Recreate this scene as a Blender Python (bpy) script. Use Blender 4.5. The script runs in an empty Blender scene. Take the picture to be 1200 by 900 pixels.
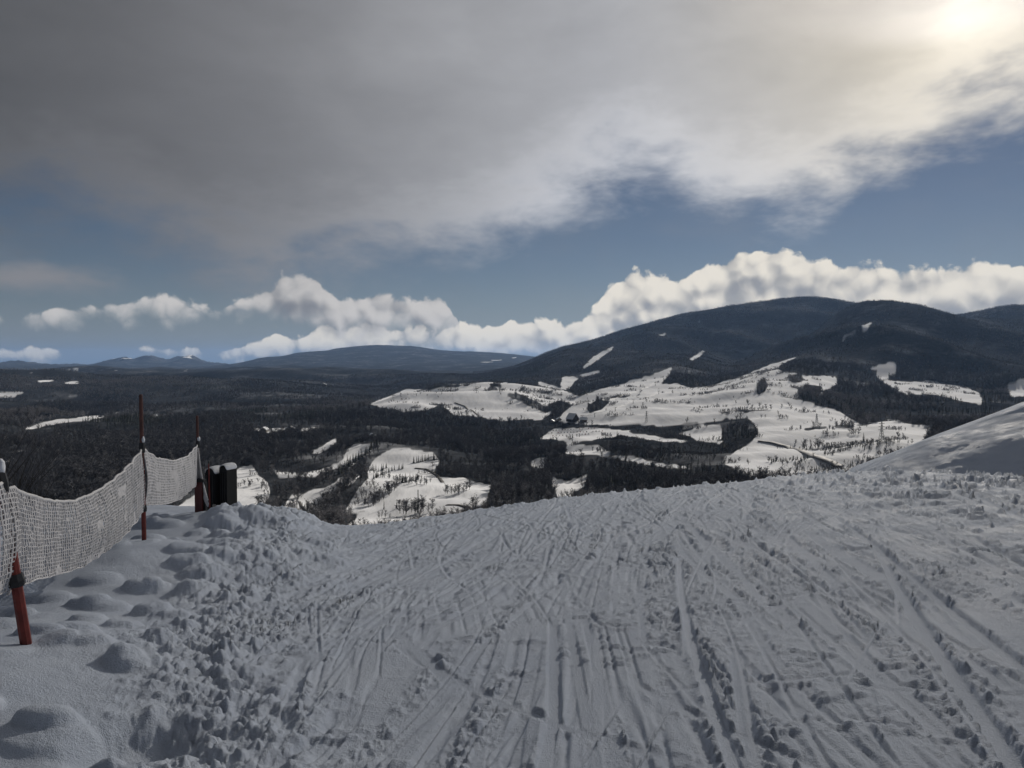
import bpy, bmesh, math, random
import numpy as np
from mathutils import Vector, Matrix

# ------------------------------------------------------------------ camera, sky, sun, exposure
scene = bpy.context.scene
COL = scene.collection
R = math.radians
F, CX, CY = 870.0, 600.0, 450.0            # focal length and centre of the 1200x900 photograph
PITCH = math.atan(28.0 / F)                # camera looks a little below the horizon
EYE = 1.6
SUN_AZ, SUN_EL = R(31.0), R(23.0)
SUN_DIR = Vector((math.sin(SUN_AZ) * math.cos(SUN_EL), math.cos(SUN_AZ) * math.cos(SUN_EL), math.sin(SUN_EL)))

cam_d = bpy.data.cameras.new('camera')
cam_d.sensor_fit = 'HORIZONTAL'; cam_d.sensor_width = 36.0; cam_d.lens = 36.0 * F / 1200.0
cam_d.clip_start = 0.05; cam_d.clip_end = 200000.0
cam = bpy.data.objects.new('camera', cam_d); COL.objects.link(cam)
cam.location = (0, 0, EYE); cam.rotation_euler = (math.pi / 2 - PITCH, 0, 0)
scene.camera = cam

scene.view_settings.view_transform = 'Standard'; scene.view_settings.look = 'None'
scene.view_settings.exposure = 0.0; scene.view_settings.gamma = 1.0
scene.view_settings.use_curve_mapping = False
SKY_STRENGTH = 0.05
SUN_STRENGTH = 4.2

scene.cycles.use_denoising = True
scene.cycles.max_bounces = 4; scene.cycles.diffuse_bounces = 2; scene.cycles.glossy_bounces = 1
scene.cycles.transparent_max_bounces = 12; scene.cycles.volume_bounces = 0
scene.cycles.use_light_tree = False

sun_d = bpy.data.lights.new('sun', 'SUN'); sun_d.energy = SUN_STRENGTH; sun_d.angle = R(0.55); sun_d.color = (1.0, 0.93, 0.83)
sun = bpy.data.objects.new('sun', sun_d); COL.objects.link(sun)
sun.rotation_euler = (-SUN_DIR).to_track_quat('-Z', 'Y').to_euler()


class NT:
    """small helper for node trees"""
    def __init__(s, tree): s.t = tree; s.n = tree.nodes; s.l = tree.links
    def node(s, typ, **kw):
        n = s.n.new(typ)
        for k, v in kw.items(): setattr(n, k, v)
        return n
    def put(s, sock, v):
        if isinstance(v, bpy.types.NodeSocket): s.l.new(v, sock)
        elif v is not None: sock.default_value = v
    def m(s, op, a, b=None, c=None, clamp=False):
        n = s.node('ShaderNodeMath', operation=op); n.use_clamp = clamp
        for i, v in enumerate((a, b, c)):
            if v is not None: s.put(n.inputs[i], v)
        return n.outputs[0]
    def add(s, a, b): return s.m('ADD', a, b)
    def sub(s, a, b): return s.m('SUBTRACT', a, b)
    def mul(s, a, b): return s.m('MULTIPLY', a, b)
    def vm(s, op, a, b=None, scale=None):
        n = s.node('ShaderNodeVectorMath', operation=op)
        s.put(n.inputs[0], a)
        if b is not None: s.put(n.inputs[1], b)
        if scale is not None: s.put(n.inputs[3], scale)
        return n.outputs['Value'] if op in ('DOT_PRODUCT', 'LENGTH') else n.outputs[0]
    def step(s, x, lo, hi, smooth=True, tmin=0.0, tmax=1.0):
        n = s.node('ShaderNodeMapRange', interpolation_type='SMOOTHSTEP' if smooth else 'LINEAR'); n.clamp = True
        s.put(n.inputs[0], x); s.put(n.inputs[1], lo); s.put(n.inputs[2], hi)
        s.put(n.inputs[3], tmin); s.put(n.inputs[4], tmax)
        return n.outputs[0]
    def noise(s, vec, scale, detail=4, rough=0.55, dist=0.0, out=0, dim='3D'):
        n = s.node('ShaderNodeTexNoise', noise_dimensions=dim); s.put(n.inputs['Vector'], vec); s.put(n.inputs['Scale'], scale)
        n.inputs['Detail'].default_value = detail; n.inputs['Roughness'].default_value = rough
        n.inputs['Distortion'].default_value = dist
        return n.outputs[out]
    def mix(s, f, a, b):
        n = s.node('ShaderNodeMix', data_type='RGBA')
        s.put(n.inputs[0], f)
        for sock, v in ((n.inputs[6], a), (n.inputs[7], b)):
            s.put(sock, v if isinstance(v, bpy.types.NodeSocket) else (*v, 1.0))
        return n.outputs[2]
    def col(s, c, k):     # colour times float
        n = s.node('ShaderNodeVectorMath', operation='SCALE')
        s.put(n.inputs[0], c if isinstance(c, bpy.types.NodeSocket) else tuple(c)); s.put(n.inputs[3], k)
        return n.outputs[0]
    def curve(s, x, pts, x0, x1, y1):     # smooth curve through pts, x in [x0,x1] -> y
        n = s.node('ShaderNodeFloatCurve')
        c = n.mapping.curves[0]
        p = [((a - x0) / (x1 - x0), (b + 5.0) / (y1 + 5.0)) for a, b in pts]
        c.points[0].location = p[0]; c.points[1].location = p[-1]
        for q in p[1:-1]: c.points.new(*q)
        n.mapping.update()
        s.put(n.inputs['Value'], s.step(x, x0, x1, False))
        return s.sub(s.mul(n.outputs[0], y1 + 5.0), 5.0)


def px_azel(x, y):
    a, b = (x - CX) / F, (CY - y) / F
    sp, cp = math.sin(PITCH), math.cos(PITCH)
    X, Y, Z = a, cp + sp * b, -sp + cp * b
    return math.degrees(math.atan2(X, Y)), math.degrees(math.atan2(Z, math.hypot(X, Y)))


world = bpy.data.worlds.new('World'); scene.world = world; world.use_nodes = True
w = NT(world.node_tree); w.n.clear()
sky = w.node('ShaderNodeTexSky', sky_type='NISHITA'); sky.sun_disc = False
sky.sun_elevation = SUN_EL; sky.sun_rotation = SUN_AZ; sky.altitude = 1500; sky.air_density = 1.0
sky.dust_density = 0.1; sky.ozone_density = 2.0
D = w.node('ShaderNodeTexCoord').outputs['Generated']
sep = w.node('ShaderNodeSeparateXYZ'); w.l.new(D, sep.inputs[0])
dx, dy, dz = sep.outputs
az = w.mul(w.m('ARCTAN2', dx, dy), 57.29578)
el = w.mul(w.m('ARCSINE', dz), 57.29578)
cosg = w.vm('DOT_PRODUCT', D, tuple(SUN_DIR))
gam = w.mul(w.m('ARCCOSINE', w.m('MINIMUM', cosg, 0.99999)), 57.29578)        # angle from the sun


def azel_curve(pts):
    out = []
    for x, y in pts:
        a, e = px_azel(x, y); out.append((a, e))
    return out


comb = w.node('ShaderNodeCombineXYZ'); w.l.new(dx, comb.inputs[0]); w.l.new(dy, comb.inputs[1]); w.l.new(w.mul(dz, 2.3), comb.inputs[2])
Q = comb.outputs[0]
# glow of the veiled sun in whatever cloud lies near it (forward scattering)
ex = lambda k: w.m('EXPONENT', w.mul(gam, -1.0 / k))
glow_wide = w.m('EXPONENT', w.mul(w.mul(gam, gam), -1.0 / 42.0 ** 2)); glow_core = ex(2.2)
# --- grey deck overhead
B = w.curve(az, [(-60, 9.0)] + azel_curve([(-40, 238), (40, 236), (100, 246), (150, 268), (210, 298), (270, 316), (330, 322), (410, 308), (490, 296), (550, 286), (620, 252),
                          (700, 215), (760, 205), (830, 235), (900, 245), (960, 235), (1010, 205), (1070, 175), (1120, 130), (1170, 112), (1220, 108)]) + [(60, 17.0)], -60, 60, 40)
nA = w.noise(Q, 3.2, 3, 0.55); nB = w.noise(Q, 9.0, 4, 0.6, 0.3); nC = w.noise(Q, 24.0, 4, 0.6)
edge = w.add(w.sub(el, B), w.add(w.mul(w.sub(nA, 0.5), 5.5), w.add(w.mul(w.sub(nB, 0.5), 8.0), w.mul(w.sub(nC, 0.5), 3.4))))
deck = w.step(edge, -2.8, 3.8)
deckthick = w.step(edge, 0.0, 9.0)
bright = w.add(w.add(0.040, w.mul(glow_wide, 0.62)), w.mul(glow_core, 1.15))
bright = w.mul(bright, w.add(0.78, w.mul(nB, 0.28)))
bright = w.mul(bright, w.add(0.72, w.mul(nA, 0.5)))
bright = w.mul(bright, w.step(deckthick, 0.0, 1.0, True, 1.4, 0.99))
warm = w.mix(w.step(gam, 2.0, 24.0), (1.0, 0.92, 0.78), (0.97, 0.98, 1.03))
deck_col = w.col(warm, bright)
# --- cumulus: billowing noise with relief lit from the sun's side
ae = w.node('ShaderNodeCombineXYZ'); w.l.new(w.mul(az, 0.0174533), ae.inputs[0]); w.l.new(w.mul(el, 0.0174533), ae.inputs[1]); AE = ae.outputs[0]
def voro(vec, scale, smooth=False):
    n = w.node('ShaderNodeTexVoronoi', voronoi_dimensions='2D', feature='SMOOTH_F1' if smooth else 'F1'); w.put(n.inputs['Vector'], vec); n.inputs['Scale'].default_value = scale
    if smooth: n.inputs['Smoothness'].default_value = 0.35
    return n.outputs['Distance']
def billow(P, scale):
    a_ = w.mul(w.sub(0.48, voro(P, scale * 0.75, True)), 0.85); b_ = w.mul(w.sub(0.48, voro(P, scale * 1.9)), 0.42); c_ = w.mul(w.sub(0.48, voro(P, scale * 4.6)), 0.11)
    coarse = w.add(a_, b_)
    return coarse, w.add(coarse, w.add(c_, w.mul(w.sub(w.noise(P, scale * 6.0, 3, 0.6, dim='2D'), 0.5), 0.24)))
def cumulus(top, bot, amp, seed, scale, hi, lo, soft=0.5, botsoft=1.6):
    P = w.vm('ADD', AE, (seed, seed * 0.37, 0.0))
    warp = w.node('ShaderNodeTexNoise', noise_dimensions='2D'); w.put(warp.inputs['Vector'], P); warp.inputs['Scale'].default_value = scale * 0.8; warp.inputs['Detail'].default_value = 3
    P = w.vm('ADD', P, w.vm('SCALE', w.vm('SUBTRACT', warp.outputs['Color'], (0.5, 0.5, 0.5)), scale=0.022))
    P2 = w.vm('ADD', P, (0.0065, 0.0125, 0.0))
    blc, bl = billow(P, scale); bl2 = w.add(w.mul(w.sub(0.48, voro(P2, scale * 0.75, True)), 0.85), w.mul(w.sub(0.48, voro(P2, scale * 1.9)), 0.42))
    n1 = w.add(0.5, bl)
    n3 = w.noise(P, scale * 0.38, 2, 0.5, dim='2D')
    T = w.curve(az, top, -60, 60, 40)
    d = w.add(w.sub(T, el), w.add(w.mul(w.sub(n1, 0.5), amp), w.mul(w.sub(n3, 0.5), amp * 0.8)))
    m = w.step(d, 0.0, soft)
    if bot is not None:
        Bo = w.curve(az, bot, -60, 60, 40)
        m = w.mul(m, w.step(w.add(w.sub(el, Bo), w.mul(w.sub(n1, 0.5), amp * 1.3)), -botsoft * 0.3, botsoft))
    relief = w.mul(w.sub(blc, bl2), 1.35)
    deep = w.step(d, 0.2, 3.0)
    s = w.add(w.sub(1.0, w.mul(deep, 0.56)), relief)
    s = w.m('MULTIPLY_ADD', w.sub(n1, 0.5), 0.35, s)
    s = w.m('MULTIPLY_ADD', w.sub(n3, 0.5), -0.6, s)
    s = w.step(s, -0.05, 1.15)
    return m, w.mix(s, lo, hi)
far_top = [(-60, -2.0)] + azel_curve([(-60, 410), (40, 412), (100, 408), (150, 405), (200, 408), (260, 412), (300, 400), (330, 392), (420, 386), (520, 384), (600, 378),
                         (650, 376), (690, 368), (712, 340), (730, 322), (770, 322), (800, 325), (840, 308), (880, 298), (930, 303), (975, 312), (1010, 314), (1070, 312),
                         (1110, 318), (1160, 308), (1190, 305), (1240, 312)]) + [(60, 5.0)]
m2, c2 = cumulus(far_top, [(-60, 0.3), (-30, 0.5), (-25, 0.6), (-16, 0.5), (-12, 0.6), (-5, 0.6), (0, 0.4), (6, -1.0), (60, -2.0)], 1.45, 3.1, 26.0, (0.82, 0.765, 0.67), (0.30, 0.305, 0.32), 0.32, 0.8)
mid_top = [(-60, -2.0), (-42, -2.0)] + azel_curve([(-20, 366), (40, 368), (90, 360), (140, 354), (190, 342), (235, 358), (280, 352), (320, 334), (362, 329), (400, 344), (440, 344), (480, 350), (505, 346),
                         (528, 358), (540, 390), (556, 430)]) + [(4, -2.0), (60, -2.0)]
mid_bot = [(-60, 8.0), (-42, 6.0)] + azel_curve([(-20, 378), (60, 376), (150, 370), (230, 372), (300, 374), (350, 384), (420, 392), (480, 388), (540, 384)]) + [(4, 8.0), (60, 8.0)]
m1, c1 = cumulus(mid_top, mid_bot, 1.5, 7.7, 24.0, (0.60, 0.575, 0.55), (0.20, 0.206, 0.222), 0.42, 1.5)
# --- thin grey shreds at the left
T3 = w.curve(az, [(-60, 8.0), (-42, 8.2)] + azel_curve([(-30, 300), (50, 300), (110, 308), (150, 322), (180, 350)]) + [(-20, -2.0), (0, -3.0), (60, -3.0)], -60, 60, 40)
B3 = w.curve(az, [(-60, 3.5), (-42, 3.5)] + azel_curve([(-30, 352), (50, 348), (110, 345), (150, 340), (180, 345)]) + [(-20, 5.0), (0, 5.0), (60, 5.0)], -60, 60, 40)
n4 = w.mul(w.sub(w.noise(Q, 13.0, 4, 0.55), 0.5), 2.2)
m3 = w.mul(w.mul(w.step(w.add(w.sub(T3, el), n4), 0.0, 1.3), w.step(w.add(w.sub(el, B3), n4), -0.3, 1.3)), 0.85)
# --- compose, all as radiance
skyrad = w.vm('MULTIPLY', w.col(sky.outputs[0], SKY_STRENGTH), (0.66, 0.60, 0.60))
skyrad = w.mix(w.m('EXPONENT', w.mul(w.m('MAXIMUM', el, 0.0), -1 / 2.6)), skyrad, (0.165, 0.215, 0.28))      # pale air low over the land
veil = w.mul(w.step(w.noise(Q, 5.0, 3, 0.6), 0.4, 0.8), 0.20)
skyrad = w.mix(veil, skyrad, (0.25, 0.26, 0.28))
c = w.mix(m2, skyrad, c2)
c = w.mix(m1, c, c1)
c = w.mix(m3, c, (0.25, 0.243, 0.248))
c = w.mix(w.mul(deck, 0.97), c, deck_col)
bg = w.node('ShaderNodeBackground'); bg.inputs[1].default_value = SKY_STRENGTH
w.l.new(w.col(c, 1.0 / SKY_STRENGTH), bg.inputs[0])
wo = w.node('ShaderNodeOutputWorld'); w.l.new(bg.outputs[0], wo.inputs[0])
world.cycles.sampling_method = 'MANUAL'; world.cycles.sample_map_resolution = 1024

# ------------------------------------------------------------------ helpers
rng = np.random.default_rng(11)
random.seed(5)


def tag(o, label=None, cat=None, group=None, kind=None):
    if label: o['label'] = label
    if cat: o['category'] = cat
    if group: o['group'] = group
    if kind: o['kind'] = kind
    return o


def empty(name, loc=(0, 0, 0), rz=0.0):
    o = bpy.data.objects.new(name, None); COL.objects.link(o)
    o.location = loc; o.rotation_euler = (0, 0, rz); o.empty_display_size = 0.1
    return o


def link(name, me, mat=None, parent=None):
    o = bpy.data.objects.new(name, me); COL.objects.link(o)
    if mat is not None and not me.materials: me.materials.append(mat)
    if parent is not None: o.parent = parent
    return o


def mesh(name, verts, faces, smooth=False):
    me = bpy.data.meshes.new(name); me.from_pydata([tuple(v) for v in verts], [], faces); me.update()
    if smooth:
        me.polygons.foreach_set('use_smooth', [True] * len(me.polygons))
    return me


class MB:
    """collects simple shapes into one mesh"""
    def __init__(s): s.v = []; s.f = []
    def _add(s, vs, fs):
        b = len(s.v); s.v += [tuple(p) for p in vs]; s.f += [tuple(i + b for i in q) for q in fs]
    def box(s, c, d, rz=0.0, top=1.0):
        cs, sn = math.cos(rz), math.sin(rz); vs = []
        for k in (0, 1):
            t = top if k else 1.0
            for sx, sy in ((-1, -1), (1, -1), (1, 1), (-1, 1)):
                x, y = sx * d[0] / 2 * t, sy * d[1] / 2 * t
                vs.append((c[0] + x * cs - y * sn, c[1] + x * sn + y * cs, c[2] + (k - .5) * d[2]))
        s._add(vs, [(3, 2, 1, 0), (4, 5, 6, 7), (0, 1, 5, 4), (1, 2, 6, 5), (2, 3, 7, 6), (3, 0, 4, 7)])
    def tube(s, pts, rad, n=6, cap=True):
        pts = [Vector(p) for p in pts]
        if not hasattr(rad, '__len__'): rad = [rad] * len(pts)
        rings = []
        for i, p in enumerate(pts):
            t = (pts[min(i + 1, len(pts) - 1)] - pts[max(i - 1, 0)]).normalized()
            a = t.cross(Vector((0, 0, 1)) if abs(t.z) < .9 else Vector((1, 0, 0))).normalized(); b = t.cross(a)
            rings.append([p + (a * math.cos(2 * math.pi * k / n) + b * math.sin(2 * math.pi * k / n)) * rad[i] for k in range(n)])
        vs = [q for r in rings for q in r]; fs = []
        for i in range(len(pts) - 1):
            for k in range(n):
                fs.append((i * n + k, i * n + (k + 1) % n, (i + 1) * n + (k + 1) % n, (i + 1) * n + k))
        if cap: fs += [tuple(range(n - 1, -1, -1)), tuple((len(pts) - 1) * n + k for k in range(n))]
        s._add(vs, fs)
    def tri(s, a, b, c): s._add([a, b, c], [(0, 1, 2)])
    def build(s, name, mat, parent=None, smooth=False):
        return link(name, mesh(name, s.v, s.f, smooth), mat, parent)


# numpy noise ---------------------------------------------------------------
TAB = rng.random((8, 256, 256)).astype(np.float32)


def vnoise(x, y, k=0):
    xi = np.floor(x).astype(np.int64); yi = np.floor(y).astype(np.int64)
    fx = x - xi; fy = y - yi
    fx = fx * fx * fx * (fx * (fx * 6 - 15) + 10); fy = fy * fy * fy * (fy * (fy * 6 - 15) + 10)
    T = TAB[k % 8]; x0, x1, y0, y1 = xi & 255, (xi + 1) & 255, yi & 255, (yi + 1) & 255
    return (T[x0, y0] * (1 - fx) + T[x1, y0] * fx) * (1 - fy) + (T[x0, y1] * (1 - fx) + T[x1, y1] * fx) * fy


def fbm(x, y, octv=4, k=0, gain=0.5):
    s = 0.0; a = 1.0; t = 0.0
    for i in range(octv):
        s = s + a * (vnoise(x * 2 ** i + 17.3 * i, y * 2 ** i - 9.1 * i, k + i) - 0.5); t += a; a *= gain
    return s / t * 2.0            # about -1..1


def clods(x, y, size, k=0, fill=0.8):
    """rounded lumps scattered on a jittered grid, 0..1"""
    gx, gy = x / size, y / size
    xi = np.floor(gx).astype(np.int64); yi = np.floor(gy).astype(np.int64)
    h = np.zeros_like(x)
    for ddx in (-1, 0, 1):
        for ddy in (-1, 0, 1):
            cx, cy = xi + ddx, yi + ddy
            a, b = cx & 255, cy & 255
            px = cx + TAB[k % 8, a, b]; py = cy + TAB[(k + 1) % 8, a, b]
            rad = 0.25 + 0.5 * TAB[(k + 2) % 8, a, b] ** 2
            on = TAB[(k + 3) % 8, a, b] < fill
            d2 = ((gx - px) ** 2 + (gy - py) ** 2) / rad ** 2
            h = np.maximum(h, np.where(on, np.clip(1 - d2, 0, 1) ** 0.75 * rad, 0))
    return h / 0.75


def sstep(a, b, x):
    t = np.clip((x - a) / (b - a), 0, 1); return t * t * (3 - 2 * t)


def ray(px, py):
    a, b = (px - CX) / F, (CY - py) / F
    sp, cp = math.sin(PITCH), math.cos(PITCH)
    return Vector((a, cp + sp * b, -sp + cp * b))


def project(x, y, z):
    """world -> photograph pixels (1200x900), vectorised"""
    sp, cp = math.sin(PITCH), math.cos(PITCH)
    zz = z - EYE
    d = cp * y - sp * zz; v = sp * y + cp * zz
    return CX + F * x / d, CY - F * v / d


def tan_el(px, py):
    v = ray(px, py); return v.z / math.hypot(v.x, v.y)


# ------------------------------------------------------------------ materials
def new_mat(name):
    m = bpy.data.materials.new(name); m.use_nodes = True
    t = NT(m.node_tree); t.n.clear()
    b = t.node('ShaderNodeBsdfPrincipled'); o = t.node('ShaderNodeOutputMaterial')
    t.l.new(b.outputs[0], o.inputs[0]); t.bsdf = b; t.out = o
    return m, t


def plain(name, col, rough=0.6, var=0.25, scale=8.0, metal=0.0, bump=0.0):
    m, t = new_mat(name)
    P = t.node('ShaderNodeTexCoord').outputs['Object']
    n = t.noise(P, scale, 5, 0.6)
    k = t.step(n, 0.3, 0.7, False, 1 - var, 1 + var)
    t.l.new(t.col(col, k), t.bsdf.inputs['Base Color'])
    t.bsdf.inputs['Roughness'].default_value = rough; t.bsdf.inputs['Metallic'].default_value = metal
    if bump:
        bn = t.node('ShaderNodeBump'); bn.inputs['Distance'].default_value = bump; t.l.new(n, bn.inputs['Height']); t.l.new(bn.outputs[0], t.bsdf.inputs['Normal'])
    return m


def snow_mat(name, fine=True):
    m, t = new_mat(name)
    P = t.node('ShaderNodeTexCoord').outputs['Object']
    n1 = t.noise(P, 1.3, 5, 0.6); n2 = t.noise(P, 60.0, 4, 0.65); n3 = t.noise(P, 240.0, 3, 0.6)
    base = t.mix(t.step(n1, 0.3, 0.7), (0.645, 0.715, 0.835), (0.725, 0.79, 0.895))
    t.l.new(base, t.bsdf.inputs['Base Color'])
    t.l.new(t.step(n1, 0.35, 0.65, True, 0.45, 0.8), t.bsdf.inputs['Roughness'])
    t.bsdf.inputs['Specular IOR Level'].default_value = 0.07
    hgt = t.add(t.mul(n2, 1.0), t.mul(n3, 0.45))
    bn = t.node('ShaderNodeBump'); bn.inputs['Distance'].default_value = 0.014; bn.inputs['Strength'].default_value = 0.9
    t.l.new(hgt, bn.inputs['Height']); t.l.new(bn.outputs[0], t.bsdf.inputs['Normal'])
    return m


M_SNOW = snow_mat('trampled_snow')
M_CAP = plain('snow_cap', (0.84, 0.86, 0.9), 0.6, 0.05, 14.0, 0, 0.01)
M_POST = plain('red_paint', (0.17, 0.022, 0.015), 0.55, 0.45, 9.0)
M_POSTOLD = plain('faded_red_paint', (0.11, 0.040, 0.032), 0.6, 0.45, 12.0)
M_BLACK = plain('black_rubber', (0.012, 0.013, 0.016), 0.5, 0.3)
M_CABINET = plain('black_metal', (0.006, 0.007, 0.008), 0.8, 0.35, 5.0)
M_NET = plain('rimed_netting', (0.58, 0.57, 0.58), 0.85, 0.12, 12.0)
M_ROPE = plain('white_rope', (0.72, 0.71, 0.71), 0.85, 0.12, 30.0)
M_BARK = plain('bark', (0.055, 0.048, 0.043), 0.9, 0.35, 2.0)
M_TWIG = plain('twigs', (0.108, 0.112, 0.126), 0.95, 0.4, 0.6)
M_TWIG2 = plain('pale_twigs', (0.27, 0.265, 0.275), 0.95, 0.4, 0.6)
M_NEEDLE = plain('needles', (0.034, 0.043, 0.040), 0.9, 0.4, 0.6)
M_STEEL = plain('galvanised_steel', (0.14, 0.145, 0.15), 0.5, 0.2, 1.0)
M_WALL = plain('dark_timber', (0.045, 0.036, 0.032), 0.8, 0.3, 1.0)
M_PALEWALL = plain('pale_render', (0.40, 0.38, 0.35), 0.8, 0.15, 1.0)
M_ROOFSNOW = plain('roof_snow', (0.84, 0.86, 0.9), 0.6, 0.04, 0.5)
M_GLASS = plain('window_glass', (0.03, 0.035, 0.045), 0.1, 0.1, 1.0)
M_ROAD = plain('ploughed_road', (0.17, 0.17, 0.18), 0.8, 0.25, 0.12)
M_DITCH = plain('bare_ditch', (0.06, 0.055, 0.05), 0.9, 0.3, 0.15)
CAR_MATS = [plain('car_paint_' + n, c_, 0.3, 0.05) for n, c_ in (('black', (0.015, 0.015, 0.017)), ('silver', (0.35, 0.36, 0.37)), ('white', (0.75, 0.75, 0.76)),
                                                              ('blue', (0.03, 0.06, 0.18)), ('red', (0.25, 0.02, 0.02)), ('grey', (0.09, 0.09, 0.1)))]

# ------------------------------------------------------------------ the valley and mountains: one sheet to the horizon
def feat(r, pts, z=None):
    """one line across the land: distance r (number or [(px, r)]) and its height given by the row of the photograph it shows at"""
    return (r, pts, z)


NA, NR = 860, 520
AZ = np.linspace(R(-50), R(50), NA)
PXA = CX + F * np.tan(AZ)                    # column of the photograph each bearing shows at
R0, R1 = 70.0, 42000.0
LR = np.linspace(math.log(R0), math.log(R1), NR); RR = np.exp(LR)


def line_of(pts):
    xs = [p[0] for p in pts]
    te = np.array([tan_el(p[0], p[1]) for p in pts])
    return np.interp(PXA, xs, te)


FEATS = []
def zf(r, zpts):                              # absolute heights
    rr = np.full(NA, float(r)) if not isinstance(r, list) else np.interp(PXA, [a for a, _ in r], [b for _, b in r])
    FEATS.append((rr, np.interp(PXA, [a for a, _ in zpts], [b for _, b in zpts])))
def yf(r, ypts):                              # heights by picture row
    rr = np.full(NA, float(r)) if not isinstance(r, list) else np.interp(PXA, [a for a, _ in r], [b for _, b in r])
    FEATS.append((rr, EYE + rr * line_of(ypts)))


zf(70, [(-400, -31), (1600, -31)])
zf(240, [(-400, -72), (300, -68), (1000, -66), (1600, -60)])
zf(450, [(-400, -118), (200, -108), (600, -108), (1000, -100), (1600, -100)])
zf(600, [(-400, -125), (200, -117), (600, -118), (850, -112), (1000, -108), (1600, -108)])
yf(900, [(-400, 556), (200, 553), (500, 552), (700, 550), (860, 541), (950, 536), (1050, 520), (1200, 520), (1600, 520)])
yf(1250, [(-400, 520), (200, 518), (450, 520), (600, 524), (700, 512), (800, 512), (880, 500), (950, 498), (1040, 497), (1120, 505), (1300, 505), (1600, 505)])
yf(1750, [(-400, 492), (200, 493), (430, 494), (560, 494), (650, 490), (690, 480), (760, 472), (830, 470), (900, 464), (960, 474), (1020, 488), (1100, 490), (1600, 490)])
yf(2350, [(-400, 475), (200, 474), (400, 474), (440, 468), (480, 457), (520, 450), (560, 447), (600, 448), (640, 456), (680, 462), (720, 455), (770, 452), (830, 452), (880, 440), (930, 430), (975, 444), (1010, 452), (1100, 462), (1200, 468), (1600, 468)])
yf(2750, [(-400, 468), (200, 467), (440, 464), (520, 456), (600, 454), (680, 458), (740, 448), (790, 440), (830, 446), (900, 432), (940, 424), (1000, 440), (1060, 448), (1150, 458), (1600, 458)])
yf([(-400, 3700), (740, 3700), (850, 3150), (1600, 3150)], [(-400, 456), (200, 456), (480, 452), (560, 449), (620, 440), (680, 430), (740, 424), (800, 428), (850, 440), (900, 428), (950, 414), (1000, 408), (1040, 404), (1090, 412), (1150, 424), (1200, 426), (1600, 426)])
yf([(-400, 4700), (740, 4500), (850, 3500), (900, 3900), (960, 4350), (1040, 4700), (1600, 4700)], [(-400, 449), (200, 448), (480, 446), (560, 443), (610, 434), (660, 418), (700, 412), (760, 412), (800, 420), (850, 435), (880, 423), (920, 404), (960, 383), (985, 367), (1010, 357), (1040, 351), (1080, 355), (1110, 363), (1140, 372), (1200, 388), (1600, 392)])
yf([(-400, 5400), (740, 5200), (850, 4300), (900, 4600), (960, 5050), (1040, 5400), (1600, 5400)], [(-400, 445), (200, 444), (480, 442), (560, 441), (610, 432), (660, 412), (700, 403), (760, 396), (800, 406), (850, 430), (900, 425), (950, 405), (1000, 386), (1040, 378), (1090, 378), (1140, 380), (1200, 380), (1600, 380)])
yf(6300, [(-400, 442), (200, 441), (480, 440), (560, 440), (600, 430), (640, 412), (660, 404), (700, 394), (750, 380), (800, 367), (850, 356), (880, 350), (910, 346), (940, 343), (970, 345), (1000, 349), (1040, 356), (1090, 366), (1120, 368), (1150, 363), (1180, 358), (1220, 357), (1300, 352), (1600, 352)])
yf(8500, [(-400, 437), (200, 437), (480, 435), (560, 434), (620, 431), (700, 430), (1600, 430)])
yf(12000, [(-400, 434), (150, 434), (260, 433), (300, 431), (360, 428), (500, 424), (600, 424), (700, 424), (1600, 430)])
yf(16500, [(-400, 432), (120, 432), (200, 431), (240, 430), (270, 427), (300, 421), (330, 416), (360, 411), (400, 406), (440, 403.5), (480, 405), (520, 409), (560, 411), (600, 414), (640, 419), (700, 424), (1600, 430)])
yf(19000, [(-400, 431), (1600, 431)])
yf(23000, [(-400, 430), (-40, 428), (0, 428), (20, 425), (35, 427), (60, 430), (85, 429), (105, 430), (125, 424), (145, 420), (158, 422), (168, 418), (178, 416.5), (188, 421), (198, 422), (208, 418), (216, 415.5), (226, 418), (240, 425), (270, 429), (1600, 430)])
zf(27000, [(-400, -260), (1600, -260)])
zf(42000, [(-400, -300), (1600, -300)])
FR = np.array([f[0] for f in FEATS]); FZ = np.array([f[1] for f in FEATS])      # K x NA
GZ = np.empty((NR, NA))
for j in range(NA):
    GZ[:, j] = np.interp(LR, np.log(FR[:, j]), FZ[:, j])
def smooth_axis(a, n, axis):
    k = np.hanning(n + 2)[1:-1]; k /= k.sum()
    p = np.pad(a, [(n // 2, n // 2) if i == axis else (0, 0) for i in (0, 1)], mode='edge')
    return np.apply_along_axis(lambda q: np.convolve(q, k, 'valid'), axis, p)
GZ = smooth_axis(GZ, 9, 0)
_far = sstep(18500, 20500, RR)[:, None]
GZ = smooth_axis(GZ, 11, 1) * (1 - _far) + smooth_axis(GZ, 3, 1) * _far
GX = RR[:, None] * np.sin(AZ)[None, :]; GY = RR[:, None] * np.cos(AZ)[None, :]
RG = np.broadcast_to(RR[:, None], GZ.shape); PG = np.broadcast_to(PXA[None, :], GZ.shape)
left = 1 - sstep(430, 620, PG)
amp = np.interp(RG, [70, 300, 600, 1300, 2500, 5000, 9000, 16000, 42000], [0, 0.8, 2.0, 5, 10, 17, 22, 30, 40])
amp = amp * (0.8 + 0.8 * left * sstep(1100, 2200, RG))
GZ = GZ + amp * fbm(GX / 620 + 3.3, GY / 620, 4, 1)
mount = sstep(2600, 3600, RG) * (1 - sstep(6500, 8000, RG)) * sstep(560, 700, PG)
rid = 1 - np.abs(fbm(GX / 900 + 1.7 + GY / 2600, GY / 2100 + 5.2, 3, 3))
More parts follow.
